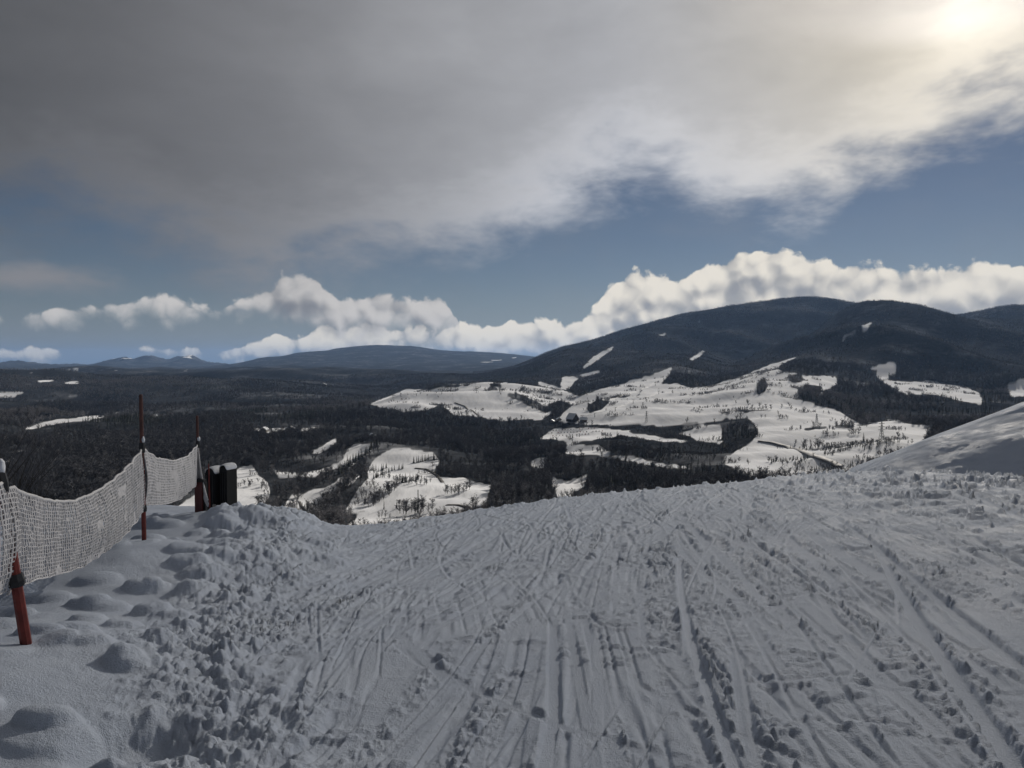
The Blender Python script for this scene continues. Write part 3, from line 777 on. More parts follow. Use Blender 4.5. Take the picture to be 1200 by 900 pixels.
# ------------------------------------------------------------------ air and the cloud in front of the sun
def volume_mat(name, col, dens, g, absorb=None):
    m = bpy.data.materials.new(name); m.use_nodes = True; t = NT(m.node_tree); t.n.clear()
    v = t.node('ShaderNodeVolumePrincipled'); o = t.node('ShaderNodeOutputMaterial')
    v.inputs['Color'].default_value = (*col, 1); v.inputs['Density'].default_value = dens; v.inputs['Anisotropy'].default_value = g
    t.l.new(v.outputs[0], o.inputs['Volume'])
    m.cycles.homogeneous_volume = True
    return m


hb = MB(); hb.box((0, 20000, (620 - 380) / 2), (96000, 49000, 1000))
tag(hb.build('haze', volume_mat('thin_haze', (0.36, 0.58, 1.0), 2.0e-5, 0.25)), kind='stuff', label='thin pale haze filling the valley air')

VD = 2650.0
vc = SUN_DIR * VD
vc = Vector((vc.x, vc.y, vc.z + EYE)) - Vector((math.sin(SUN_AZ), math.cos(SUN_AZ), 0)) * 430
ga = np.linspace(0, 2 * math.pi, 97)[:-1]; gr = np.linspace(0, 1, 34)
AA, GR = np.meshgrid(ga, gr)
lx, ly = GR * np.cos(AA) * 760, GR * np.sin(AA) * 900
cs_, sn_ = math.cos(-SUN_AZ), math.sin(-SUN_AZ)
vx, vy = lx * cs_ - ly * sn_, lx * sn_ + ly * cs_
thick = 105 * (1 - sstep(0.22, 1.0, GR)) * (1 + 0.55 * sstep(0.2, 0.5, GR) * fbm(vx / 330 + 4, vy / 330, 4, 2)) + 0.4
vv = []; ff = []
nA_ = len(ga)
for sgn in (1, -1):
    for i in range(len(gr)):
        for j in range(nA_): vv.append((vc.x + vx[i, j], vc.y + vy[i, j], vc.z + sgn * thick[i, j] * 0.5 * (1.3 if sgn < 0 else 0.7)))
o2 = len(gr) * nA_
for i in range(len(gr) - 1):
    for j in range(nA_):
        k = (j + 1) % nA_
        ff.append((i * nA_ + j, (i + 1) * nA_ + j, (i + 1) * nA_ + k, i * nA_ + k)); ff.append((o2 + i * nA_ + j, o2 + i * nA_ + k, o2 + (i + 1) * nA_ + k, o2 + (i + 1) * nA_ + j))
e_ = (len(gr) - 1) * nA_
for j in range(nA_):
    k = (j + 1) % nA_; ff.append((e_ + j, o2 + e_ + j, o2 + e_ + k, e_ + k))
tag(link('cloud', mesh('cloud', vv, ff, True), volume_mat('cloud_veil', (0.105, 0.105, 0.11), 1.6 / (105 / math.sin(SUN_EL)), 0.8)), kind='stuff', label='thin grey cloud drawn across the low sun')

# ------------------------------------------------------------------ trees
def bare_tree(seed, n_limbs=9, n_twigs=230, spread=0.30, pale=False):
    """returns (trunk MB, crown MB), height 1"""
    g = random.Random(seed); tr = MB(); cr = MB()
    lean = Vector((g.uniform(-.05, .05), g.uniform(-.05, .05), 0))
    spine = [Vector((0, 0, -0.03)) , Vector((0, 0, 0.25)) + lean * .3, Vector((0, 0, .55)) + lean, Vector((0, 0, .9)) + lean * 1.6]
    tr.tube(spine, [.015, .012, .008, .003], 5)
    ends = []
    for i in range(n_limbs):
        h = g.uniform(.13, .75); a = i * 2.4 + g.uniform(-.4, .4)
        k = h / .9; p0 = Vector((lean.x * 1.6 * k, lean.y * 1.6 * k, h))
        L = spread * g.uniform(.6, 1.1) * (1.15 - .5 * k)
        p1 = p0 + Vector((math.cos(a) * L * .55, math.sin(a) * L * .55, L * .6)); p2 = p0 + Vector((math.cos(a) * L * .9, math.sin(a) * L * .9, L * g.uniform(.9, 1.7)))
        cr.tube([p0, p1, p2], [.008, .005, .002], 3, False); ends += [(p1, p2), (p0, p1)]
    ends += [(spine[2], spine[3])] * 4 + [(spine[1], spine[2])] * 4
    for i in range(n_twigs):
        a, b = g.choice(ends); p = a.lerp(b, g.random())
        th = g.uniform(0, 6.283); up = g.uniform(-.25, 1.0); L = g.uniform(.06, .18)
        d = Vector((math.cos(th), math.sin(th), up)).normalized() * L
        s = d.cross(Vector((g.uniform(-1, 1), g.uniform(-1, 1), g.uniform(-1, 1)))).normalized() * g.uniform(.005, .0125)
        cr.tri(p - s, p + s, p + d)
    return tr, cr


def conifer(seed, whorls=11, wid=0.17):
    g = random.Random(seed); tr = MB(); cr = MB()
    tr.tube([(0, 0, -.03), (0, 0, .5), (0, 0, 1.0)], [.018, .011, .002], 5)
    for i in range(whorls):
        f = i / (whorls - 1); z = .10 + .84 * f; L = wid * (1 - f) ** .85 + .012
        n = 10 if f < .6 else 7
        for k in range(n):
            a = k * 6.283 / n + i * .7 + g.uniform(-.2, .2); l = L * g.uniform(.65, 1.12); dr = g.uniform(.25, .6) * l
            c_, s_ = math.cos(a), math.sin(a); hw = l * g.uniform(.22, .34)
            b = Vector((0, 0, z + .035)); tip = Vector((c_ * l, s_ * l, z - dr))
            m = Vector((c_ * l * .55, s_ * l * .55, z - dr * .25))
            q1 = m + Vector((-s_ * hw, c_ * hw, -.015)); q2 = m + Vector((s_ * hw, -c_ * hw, -.015))
            cr.tri(b, q1, tip); cr.tri(b, tip, q2)
    return tr, cr


WOODS = bpy.data.collections.new('tree_kinds')
PROTO = []      # (trunk mesh, crown mesh, kind)
def proto(tr, cr, twig, kind):
    a = mesh('trunk', tr.v, tr.f); a.materials.append(M_BARK); b = mesh('crown', cr.v, cr.f); b.materials.append(twig)
    PROTO.append((a, b, kind))
    n = len(tr.f); me = mesh('tree_kind', tr.v + cr.v, list(tr.f) + [tuple(i + len(tr.v) for i in q) for q in cr.f])
    me.materials.append(M_BARK); me.materials.append(twig)
    me.polygons.foreach_set('material_index', [0] * n + [1] * len(cr.f))
    o = bpy.data.objects.new('kind_%02d' % (len(PROTO) - 1), me); WOODS.objects.link(o)
for i in range(4): proto(*bare_tree(20 + i, 12, 420, .30 + .03 * i), M_TWIG, 'bare')
for i in range(2): proto(*bare_tree(40 + i, 11, 330, .27), M_TWIG2, 'bare')
for i in range(3): proto(*conifer(60 + i, 10 + i, .15 + .02 * i), M_NEEDLE, 'conifer')


def wood_group():
    ng = bpy.data.node_groups.new('scatter_trees', 'GeometryNodeTree')
    ng.interface.new_socket('Geometry', in_out='INPUT', socket_type='NodeSocketGeometry')
    ng.interface.new_socket('Geometry', in_out='OUTPUT', socket_type='NodeSocketGeometry')
    N, L = ng.nodes, ng.links
    gi, go = N.new('NodeGroupInput'), N.new('NodeGroupOutput')
    ci = N.new('GeometryNodeCollectionInfo'); ci.inputs['Collection'].default_value = WOODS
    ci.inputs['Separate Children'].default_value = True; ci.inputs['Reset Children'].default_value = True
    io = N.new('GeometryNodeInstanceOnPoints'); io.inputs['Pick Instance'].default_value = True
    def attr(name, typ):
        n = N.new('GeometryNodeInputNamedAttribute'); n.data_type = typ; n.inputs['Name'].default_value = name
        return [o for o in n.outputs if o.enabled and o.name == 'Attribute'][0]
    L.new(gi.outputs[0], io.inputs['Points']); L.new(ci.outputs[0], io.inputs['Instance'])
    L.new(attr('kind', 'INT'), io.inputs['Instance Index']); L.new(attr('rot', 'FLOAT_VECTOR'), io.inputs['Rotation']); L.new(attr('size', 'FLOAT_VECTOR'), io.inputs['Scale'])
    L.new(io.outputs[0], go.inputs[0])
    return ng
NG = wood_group()


def wood(name, label, n, rlo, rhi, h_lo, h_hi, con, azr=(-47, 47), extra=None, power=2.0, skip_open=True, pale_amt=0.75):
    g = np.random.default_rng(abs(hash(name + str(n))) % 1000 if False else n)
    r = (rlo ** power + (rhi ** power - rlo ** power) * g.random(n)) ** (1 / power); a = np.radians(g.uniform(azr[0], azr[1], n))
    x, y = r * np.sin(a), r * np.cos(a); z = ground(x, y)
    hgt = g.uniform(h_lo, h_hi, n) * (0.85 + 0.3 * vnoise(x / 90, y / 90, 2))
    keep = np.ones(n, bool)
    if skip_open:
        tall = g.random(n) ** 0.6 * 0.95
        for f in (0.0, 0.45, 1.0): keep &= ~is_open(x, y, z + hgt * tall * f)
    thin = vnoise(x / 130 + 2, y / 130, 4) + 0.5 * vnoise(x / 48, y / 48, 1)
    if skip_open: keep &= g.random(n) < 0.14 + 0.86 * sstep(0.55, 0.85, thin)
    if extra is not None: keep &= extra(x, y, z)
    patch = vnoise(x / 260 + 5, y / 260, 5) + 0.35 * (g.random(n) - 0.5)
    pale = sstep(0.42, 0.68, vnoise(x / 520 + 11, y / 420, 6))
    kind = np.where(patch < con, g.integers(6, 9, n), np.where(g.random(n) > 0.15 * pale_amt + pale_amt * pale, g.integers(0, 4, n), g.integers(4, 6, n)))
    x, y, z, hgt, kind = x[keep], y[keep], z[keep], hgt[keep], kind[keep]; m = len(x)
    me = bpy.data.meshes.new(name); me.vertices.add(m)
    me.vertices.foreach_set('co', np.stack([x, y, z - 0.2], -1).astype(np.float32).ravel())
    k_ = me.attributes.new('kind', 'INT', 'POINT'); k_.data.foreach_set('value', kind.astype(np.int32))
    q = me.attributes.new('rot', 'FLOAT_VECTOR', 'POINT'); q.data.foreach_set('vector', np.stack([g.normal(0, .04, m), g.normal(0, .04, m), g.uniform(0, 6.28, m)], -1).astype(np.float32).ravel())
    wd = hgt * g.uniform(.85, 1.25, m)
    q = me.attributes.new('size', 'FLOAT_VECTOR', 'POINT'); q.data.foreach_set('vector', np.stack([wd, wd, hgt], -1).astype(np.float32).ravel())
    o = link(name, me); md = o.modifiers.new('trees', 'NODES'); md.node_group = NG
    tag(o, label, None, None, 'stuff')
    return o


def not_lot0(x, y, z):
    px, py = project(x, y, z)
    return ~in_polys(px, py, [[(690, 499), (840, 499), (875, 530), (870, 556), (815, 551), (735, 530), (700, 520)]])
def not_lot(x, y, z):
    return not_lot0(x, y, z) | (np.random.default_rng(3).random(x.shape) < 0.10)
wood('valley_wood', 'bare winter woods around the snowy fairways', 42000, 380, 1350, 8, 15, 0.20, extra=not_lot)
wood('middle_wood', 'dark woods filling the middle of the valley', 80000, 1350, 2900, 9, 16, 0.30, extra=not_lot)
wood('mountain_wood', 'far forest covering the mountain and the hills', 70000, 2900, 5200, 8, 13, 0.40, azr=(-47, 3), power=1.6)
wood('mountain_forest', 'dark forest clothing the big mountain', 110000, 2900, 6700, 7, 11, 0.40, azr=(-3, 42), power=1.7, pale_amt=0.8)
def clumpy(x, y, z):
    n = fbm(x / 34, y / 34, 3, 3); m = fbm(x / 170 + 4, y / 170, 2, 6)
    return is_open(x, y, z) & (n + 0.35 * m > 0.42)
wood('field_scrub', 'small bushes and hedges sprinkled over the snow fields', 150000, 620, 2800, 1.5, 7.0, 0.16, azr=(-25, 32), extra=clumpy, skip_open=False)
wood('scrub', 'low leafless scrub around the car park', 60000, 900, 1700, 1.5, 4.5, 0.05, azr=(4, 20), extra=lambda x, y, z: ~not_lot0(x, y, z))

# ------------------------------------------------------------------ safety net fence at the left edge
def along(px, py, dist):
    v = ray(px, py); k = dist / math.hypot(v.x, v.y); return Vector((v.x * k, v.y * k, EYE + v.z * k))
def on_plane(px, py, A, B):
    v = ray(px, py); n = Vector((B.y - A.y, -(B.x - A.x), 0)); k = (A.x * n.x + A.y * n.y) / (v.x * n.x + v.y * n.y)
    return Vector((v.x * k, v.y * k, EYE + v.z * k))


D1, D2, D3 = 4.9, 8.9, 13.2
POSTS = []
def post(foot_px, top_px, dist, rad, label, knob_px, clamp_px):
    foot = along(*foot_px, dist); top = along(*top_px, dist)
    ax = (top - foot).normalized()
    root = empty('fence_post', foot - ax * 0.15)
    tag(root, label, 'post', 'posts of the safety net')
    L = (top - foot).length; k = 0.5
    def P_(f): return ax * (0.15 + L * f)
    b = MB(); b.tube([ax * -0.25, P_(0.0), P_(k)], [rad * 1.15, rad * 1.12, rad * 1.05], 8); b.build('lower_pole', M_POST, root)
    b = MB(); b.tube([P_(k) + ax * 0.002, P_(0.99), P_(1.0)], [rad * 0.98, rad * 0.9, rad * 0.7], 8); b.build('upper_pole', M_POSTOLD, root)
    kf = (along(*knob_px, dist) - foot).dot(ax)
    b = MB(); b.tube([ax * (kf + .1), ax * (kf + .15), ax * (kf + .21)], [rad * 1.35, rad * 1.5, rad * 1.25], 8); b.build('strap', M_BLACK, root)
    cf = (along(*clamp_px, dist) - foot).dot(ax)
    b = MB(); b.tube([ax * (cf + .12), ax * (cf + .15), ax * (cf + .19)], [rad * 1.5, rad * 1.7, rad * 1.4], 8); b.build('strap', M_BLACK, root)
    # rime frozen on the knot
    g = random.Random(int(dist * 10)); bm = bmesh.new(); bmesh.ops.create_icosphere(bm, subdivisions=2, radius=1.0)
    for v in bm.verts:
        q = 1 + 0.22 * math.sin(v.co.x * 7 + dist) * math.cos(v.co.z * 5); v.co = Vector((v.co.x * rad * 0.95 * q + .012, v.co.y * rad * 0.9 * q, v.co.z * rad * 1.9 * q))
    me = bpy.data.meshes.new('rime_lump'); bm.to_mesh(me); bm.free(); me.polygons.foreach_set('use_smooth', [True] * len(me.polygons))
    o = link('rime_lump', me, M_CAP, root); o.location = ax * (kf + .24)
    POSTS.append((foot, top, ax))
    return root
post((31, 757), (-4, 538), D1, 0.026, 'leaning red post at the left edge of the picture, its foot bare above the snow', (1, 566), (22, 680))
post((169, 636), (165, 462), D2, 0.022, 'tall red post between the two sagging spans of net', (167, 525), (170, 596))
post((234, 606), (231, 487), D3, 0.025, 'red post beside the black cabinet where the net ends', (232, 521), (233, 567))


def interp_curve(pts, A, B):
    out = []
    AB = Vector((B.x - A.x, B.y - A.y, 0)); L2 = AB.dot(AB)
    for p in pts:
        q = on_plane(*p, A, B); out.append((Vector((q.x - A.x, q.y - A.y, 0)).dot(AB) / L2, q.z))
    out.sort(); return out


def net_span(name, A, B, top, bot, rows, cell, parent, seed, s0=0.0, s1=1.0, bulge=0.06, hole=(0.0, 0.62)):
    tc, bc = interp_curve(top, A, B), interp_curve(bot, A, B)
    L = math.hypot(B.x - A.x, B.y - A.y) * (s1 - s0); n = max(6, int(L / cell))
    nrm = Vector((B.y - A.y, -(B.x - A.x), 0)).normalized()
    S = np.linspace(s0, s1, n + 1)
    zt = np.interp(S, [a for a, _ in tc], [b for _, b in tc]); zb = np.interp(S, [a for a, _ in bc], [b for _, b in bc])
    k = np.ones(7) / 7
    if n > 12:
        zt = np.convolve(np.pad(zt, 3, mode='edge'), k, 'valid'); zb = np.convolve(np.pad(zb, 3, mode='edge'), k, 'valid')
    g = np.random.default_rng(seed)
    V = np.zeros((rows + 1, n + 1, 3))
    for i in range(rows + 1):
        f = i / rows
        for j in range(n + 1):
            s = S[j]; b_ = bulge * math.sin(math.pi * f) * (0.5 + 0.5 * math.sin(3.1 * s * 3 + seed)) + 0.008 * math.sin(s * 61 + 3 * f) + g.normal(0, 0.0022)
            x = A.x + (B.x - A.x) * s + nrm.x * b_; y = A.y + (B.y - A.y) * s + nrm.y * b_
            V[i, j] = (x, y, zt[j] * (1 - f) + zb[j] * f + g.normal(0, 0.0025))
    verts = [tuple(p) for p in V.reshape(-1, 3)]; faces = []
    idx = lambda i, j: i * (n + 1) + j
    colr = g.random(n)
    for i in range(rows):
        for j in range(n):
            q = [idx(i, j), idx(i, j + 1), idx(i + 1, j + 1), idx(i + 1, j)]
            big = hole[0] + (hole[1] - hole[0]) * (0.55 * colr[j] + 0.45 * g.random())
            if vnoise(np.array([j * 0.13 + seed]), np.array([i * 0.2]), 3)[0] < 0.12 or big < 0.16:
                faces.append(tuple(q)); continue
            c_ = sum((Vector(verts[k_]) for k_ in q), Vector()) / 4
            inner = []
            for k_ in q:
                d = Vector(verts[k_]) - c_; p = c_ + Vector((d.x * big, d.y * big, d.z * min(0.86, big * 1.35)))
                inner.append(len(verts)); verts.append(tuple(p))
            for e in range(4):
                faces.append((q[e], q[(e + 1) % 4], inner[(e + 1) % 4], inner[e]))
    o = link(name, mesh(name, verts, faces), M_NET, parent)
    md = o.modifiers.new('strand_thickness', 'SOLIDIFY'); md.thickness = 0.006
    for nm, row, rr in (('top_rope', 0, 0.011), ('bottom_rope', rows, 0.007)):
        b = MB(); b.tube([tuple(V[row, j] + np.array([0, 0, 0.003])) for j in range(0, n + 1, 2)], rr, 5); r_ = b.build(nm, M_ROPE, o, True)
    return o


F1, T1, _ = POSTS[0]; F2, T2, _ = POSTS[1]; F3, T3p, _ = POSTS[2]
A1 = along(6, 590, D1); A2 = along(167, 560, D2); A3 = along(232, 545, D3)
net = empty('safety_net', (0, 0, 0)); tag(net, 'sagging white safety net crusted with rime, strung between red posts', 'net')
top1 = [(9, 571), (20, 575), (36, 582), (50, 586), (68, 588), (85, 588), (100, 583), (115, 575), (130, 565), (143, 554), (155, 541), (167, 526)]
bot1 = [(22, 686), (40, 681), (61, 675), (80, 670), (95, 665), (110, 656), (124, 646), (144, 630), (155, 617), (162, 607), (170, 596)]
net_span('netting', A1, A2, top1, bot1, 22, 0.031, net, 3, 0.0, 1.0, 0.06, (0.34, 0.84))
top2 = [(168, 526), (171, 529), (184, 537.5), (204, 540.5), (220, 535), (232, 521)]
bot2 = [(170, 595), (172, 592), (195, 591), (211, 585.5), (224, 574), (232, 567)]
net_span('netting', A2, A3, top2, bot2, 17, 0.034, net, 8, 0.0, 1.0, 0.04, (0.2, 0.66))
A4 = along(244, 560, D3 - 0.4)
net_span('netting', A3, A4, [(232, 521), (236, 550), (240, 575), (244, 590)], [(232, 567), (236, 578), (240, 588), (244, 594)], 10, 0.045, net, 5, 0.0, 1.0, 0.0, (0.0, 0.25))
A0 = A1 + (A1 - A2) * 0.5
net_span('netting', A0, A1, [(-120, 600), (-60, 590), (0, 566), (9, 571)], [(-120, 740), (-40, 715), (0, 697), (22, 686)], 22, 0.031, net, 4, 0.55, 1.0, 0.06, (0.34, 0.84))

# black cabinet standing at the end of the net
ck = along(258.5, 605, 13.9); cab = empty('snow_gun_cabinet', (ck.x, ck.y, ck.z - 0.13), R(-22))
cab.scale = (0.64, 0.64, 0.82)
tag(cab, 'black upright twin cabinet capped with snow at the end of the net', 'cabinet')
def hood(cx, w_, d_, h, name, y0=0.0):
    prof = [(-w_ / 2, 0), (-w_ / 2, h - w_ * .32), (-w_ * .36, h - w_ * .1), (0, h), (w_ * .36, h - w_ * .1), (w_ / 2, h - w_ * .32), (w_ / 2, 0)]
    n = len(prof); vs = [(cx + x, y0 - d_ / 2, z) for x, z in prof] + [(cx + x, y0 + d_ / 2, z) for x, z in prof]
    fs = [tuple(range(n)), tuple(range(2 * n - 1, n - 1, -1))] + [(i, i + n, (i + 1) % n + n, (i + 1) % n) for i in range(n)]
    o = link(name, mesh(name, vs, fs), M_CABINET, cab)
    bv = o.modifiers.new('soft_edges', 'BEVEL'); bv.width = 0.012; bv.segments = 2
    cap_ = prof[1:6]; vs = []; m = len(cap_)
    for y_, gr_ in ((y0 - d_ / 2 - .02, 0.6), (y0 - d_ / 4, 1.0), (y0 + d_ / 4, 1.05), (y0 + d_ / 2 + .02, 0.6)):
        for k_, (x, z) in enumerate(cap_):
            vs.append((cx + x * 1.05, y_, z + 0.012 - (0.05 if k_ in (0, m - 1) else 0)))
        for k_, (x, z) in enumerate(cap_):
            vs.append((cx + x * 1.0, y_, z + 0.012 + 0.035 * gr_ * (0.5 if k_ in (0, m - 1) else 1.0)))
    fs = []
    for r_ in range(3):
        a_, b_ = r_ * 2 * m, (r_ + 1) * 2 * m
        for k_ in range(m - 1):
            fs.append((a_ + m + k_, a_ + m + k_ + 1, b_ + m + k_ + 1, b_ + m + k_)); fs.append((a_ + k_, b_ + k_, b_ + k_ + 1, a_ + k_ + 1))
        fs.append((a_, a_ + m, b_ + m, b_)); fs.append((a_ + m - 1, b_ + m - 1, b_ + 2 * m - 1, a_ + 2 * m - 1))
    for base, flip in ((0, False), (3 * 2 * m, True)):
        for k_ in range(m - 1):
            q = (base + k_, base + k_ + 1, base + m + k_ + 1, base + m + k_); fs.append(tuple(reversed(q)) if flip else q)
    c_ = link('snow_cap', mesh('snow_cap', vs, fs), M_CAP, o); sb = c_.modifiers.new('round', 'SUBSURF'); sb.levels = sb.render_levels = 2
    b = MB()
    for k_ in range(3): b.box((cx - w_ * .3 + w_ * .3 * k_, y0 - d_ / 2 - .008, h * .47), (0.022, 0.016, h * .8))
    b.build('door_rib', M_BLACK, o)
    return o
hood(-0.17, 0.34, 0.40, 1.20, 'cabinet_body')
hood(0.17, 0.26, 0.40, 1.26, 'cabinet_body', 0.12)
b = MB(); b.tube([(-0.02, -0.24, 0.05), (0.02, -0.26, 0.36), (0.06, -0.27, 0.42)], [.055, .05, .07], 8); b.build('hose_coupling', M_PALEWALL, cab)
b = MB(); b.box((0, 0, 0.03), (0.78, 0.5, 0.10)); b.build('base_plate', M_BLACK, cab)
# thin red marker stake in front of it
sk = along(246, 600, 13.6); st = empty('marker_stake', (sk.x, sk.y, sk.z - 0.1)); tag(st, 'short thin red stake standing against the black cabinet', 'stake')
b = MB(); b.tube([(0, 0, -.1), (-.01, 0, 0.85), (-.012, 0, 0.93)], [.014, .012, .008], 6); b.build('pole', M_POST, st)
b = MB(); b.tube([(-.012, 0, 0.93), (-.012, 0, 0.97)], [.014, .011], 6); b.build('tip', M_BLACK, st)
# dark red board at the foot of the last post
bp = along(234, 603, 13.05); bd = empty('red_board', (bp.x, bp.y, bp.z - 0.1), R(-20)); tag(bd, 'short dark red board standing at the foot of the last net post', 'board')
b = MB(); b.box((0, 0, 0.32), (0.15, 0.05, 0.64)); b.build('panel', plain('dark_red_board', (0.10, 0.018, 0.016), 0.6, 0.3, 6.0), bd)
b = MB(); b.box((0.03, 0, 0.66), (0.17, 0.07, 0.05)); b.box((0.09, 0.03, 0.3), (0.05, 0.05, 0.66)); b.build('edging', M_BLACK, bd)

# bare bush behind the net
def bush(px, py, dist, h, seed, label, n=26):
    g = random.Random(seed); p = along(px, py, dist); root = empty('bare_bush', p); tag(root, label, 'bush')
    st_, tw = MB(), MB()
    for i in range(n):
        a = g.uniform(0, 6.28); sp = g.uniform(.1, .55) * h; hh = h * g.uniform(.55, 1.0)
        p0 = Vector((g.uniform(-.15, .15), g.uniform(-.15, .15), -.1)); p1 = Vector((math.cos(a) * sp * .4, math.sin(a) * sp * .4, hh * .5)); p2 = Vector((math.cos(a) * sp, math.sin(a) * sp, hh))
        st_.tube([p0, p1, p2], [.008, .006, .002], 4, False)
        for k in range(11):
            q = p1.lerp(p2, g.random()) if g.random() < .75 else p0.lerp(p1, g.uniform(.4, 1)); th = g.uniform(0, 6.28); l = g.uniform(.12, .35)
            e = q + Vector((math.cos(th) * l * .6, math.sin(th) * l * .6, l * g.uniform(.4, 1)))
            tw.tube([q, q.lerp(e, .5) + Vector((0, 0, .02)), e], [.0045, .0035, .0015], 3, False)
            for m in range(2):
                th = g.uniform(0, 6.28); q2 = q.lerp(e, g.uniform(.3, .9)); l2 = l * .5
                tw.tube([q2, q2 + Vector((math.cos(th) * l2 * .6, math.sin(th) * l2 * .6, l2 * .7))], [.003, .0012], 3, False)
    st_.build('stem', M_BARK, root); tw.build('twig', M_TWIG, root)
bush(14, 606, 17.0, 1.9, 3, 'bare twiggy bush behind the net beside the leaning post')
bush(44, 608, 19.0, 1.25, 4, 'low bare bush behind the lowest sag of the net', 20)
bush(-12, 604, 15.0, 1.7, 6, 'bare bush cut by the left edge of the picture')

# ------------------------------------------------------------------ trees one can tell apart
def tree_at(px, py, hgt, kind, label, group=None, name=None, rs=random.Random(8), wide=1.0):
    p = hit(px, py)
    ids = [i for i, q in enumerate(PROTO) if q[2] == kind]; k = rs.choice(ids)
    root = empty(name or ('conifer_tree' if kind == 'conifer' else 'bare_tree'), p - Vector((0, 0, 0.2)), rs.uniform(0, 6.28))
    root.scale = (hgt * wide, hgt * wide, hgt)
    tag(root, label, 'tree', group)
    a, b_, _k = PROTO[k]
    for nm, me in (('trunk', a), ('crown', b_)):
        o = bpy.data.objects.new(nm, me); COL.objects.link(o); o.parent = root
def row(pts, n, hr, kind, label, group, seed, jit=1.0, wide=1.0):
    if kind == 'conifer': hr = (hr[0] * 1.2, hr[1] * 1.2); wide *= 1.25
    g = random.Random(seed)
    L = [math.hypot(pts[i + 1][0] - pts[i][0], pts[i + 1][1] - pts[i][1]) for i in range(len(pts) - 1)]; T = sum(L)
    for i in range(n):
        s = (i + .5) / n * T + g.uniform(-.3, .3) * T / n; j = 0
        while j < len(L) - 1 and s > L[j]: s -= L[j]; j += 1
        f = min(1, s / L[j]); x = pts[j][0] * (1 - f) + pts[j + 1][0] * f; y = pts[j][1] * (1 - f) + pts[j + 1][1] * f
        tree_at(x + g.uniform(-jit, jit), y + g.uniform(-jit, jit) * .6, g.uniform(*hr), kind, label, group, None, g, wide)
tree_at(407, 540, 9.5, 'conifer', 'tall lone conifer on the narrow upper fairway')
tree_at(338, 560, 8.0, 'conifer', 'lone conifer left of the round copse on the left fairway')
tree_at(507, 548, 9.0, 'bare', 'round bare tree beside the curved cart track', wide=1.5)
tree_at(450, 597, 9.0, 'conifer', 'slim dark conifer beside the lowest copse', wide=.8)
tree_at(465, 596, 8.5, 'conifer', 'narrow conifer at the left end of the lowest copse', wide=.7)
row([(433, 551), (445, 553), (452, 549)], 8, (6, 9), 'conifer', 'dark conifer in the tight clump on the middle fairway', 'conifers of the tight clump', 1, 1.5)
row([(468, 566), (478, 565), (490, 562)], 9, (6, 9), 'conifer', 'small conifer in the short row on the right fairway', 'conifers of the short row', 2, .8)
row([(484, 543), (498, 540), (518, 538)], 14, (6, 9.5), 'conifer', 'small conifer in the long row beside the woods', 'conifers of the long row', 3, .8)
row([(425, 560), (436, 563), (446, 557), (460, 553), (474, 547)], 16, (5, 8), 'conifer', 'small scattered conifer between the two rows on the fairway', 'scattered fairway conifers', 4, 2.2)
row([(343, 583), (350, 586), (357, 581)], 5, (11, 15), 'bare', 'bare tree of the round copse on the left fairway', 'trees of the round copse', 5, 2.0, 1.3)
row([(364, 573), (372, 568), (382, 562), (391, 556)], 10, (9, 13), 'bare', 'bare tree of the loose line along the left fairway', 'trees of the loose line', 6, 2.0, 1.25)
row([(432, 594), (440, 592), (447, 588)], 6, (11, 14), 'bare', 'bare tree of the steep copse amid the main fairway', 'trees of the steep copse', 7, 2.0, 1.3)
row([(452, 578), (460, 577), (465, 572)], 5, (10, 13), 'bare', 'bare tree of the upper round copse amid the main fairway', 'trees of the upper round copse', 8, 1.5, 1.3)
row([(468, 603), (480, 602), (492, 601), (506, 598)], 13, (8, 14), 'bare', 'bare tree of the lowest copse above the piste edge', 'trees of the lowest copse', 9, 2.5, 1.2)
row([(520, 578), (530, 580), (545, 577), (552, 574)], 9, (8, 12), 'bare', 'bare tree of the copse at the right end of the fairway', 'trees of the right copse', 10, 2.0, 1.2)
row([(372, 608), (380, 600), (392, 588), (402, 576), (410, 566), (417, 560)], 46, (10, 15), 'bare', 'bare tree of the long dark belt between two fairways', 'trees of the long belt', 12, 4.5, 1.3)
row([(396, 556), (405, 551), (412, 545), (424, 537), (434, 529), (441, 522)], 30, (8, 12), 'conifer', 'dark conifer of the belt left of the middle fairway', 'conifers of the dark belt', 13, 2.5, 1.2)
row([(690, 478), (720, 470), (760, 472), (800, 462), (840, 466), (870, 455)], 16, (6, 10), 'bare', 'small bare tree scattered on the wide lift slope', 'scattered trees on the lift slope', 14, 9, 1.1)
row([(865, 470), (890, 478), (905, 484), (930, 480)], 12, (8, 12), 'bare', 'bare tree scattered on the slope above the hedge', 'scattered trees above the hedge', 15, 7, 1.3)
row([(940, 524), (955, 525), (968, 522)], 8, (9, 13), 'bare', 'pale bare tree in the dip beside the bending road', 'trees in the road dip', 16, 3, 1.2)
tree_at(1012, 518, 13, 'conifer', 'tall dark conifer on the bright field left of the pylon', wide=1.1)
row([(995, 508), (1005, 509)], 5, (7, 9), 'bare', 'bare tree of the little copse left of the tall conifer', 'trees of the little copse', 17, 3, 1.3)
row([(1040, 520), (1055, 512), (1060, 508)], 5, (5, 8), 'bare', 'small bare tree behind the foot of the pylon', 'trees behind the pylon', 18, 4, 1.2)
tree_at(877, 545, 6, 'bare', 'small lone bare tree on the rounded snow mound', wide=1.2)
tree_at(901, 541, 7, 'bare', 'round bare bush low on the rounded snow mound', wide=1.7)
row([(452, 472), (490, 462), (520, 464)], 12, (5, 9), 'bare', 'tiny dark tree on the left flank of the pale dome', 'trees on the pale dome', 19, 6, 1.2)
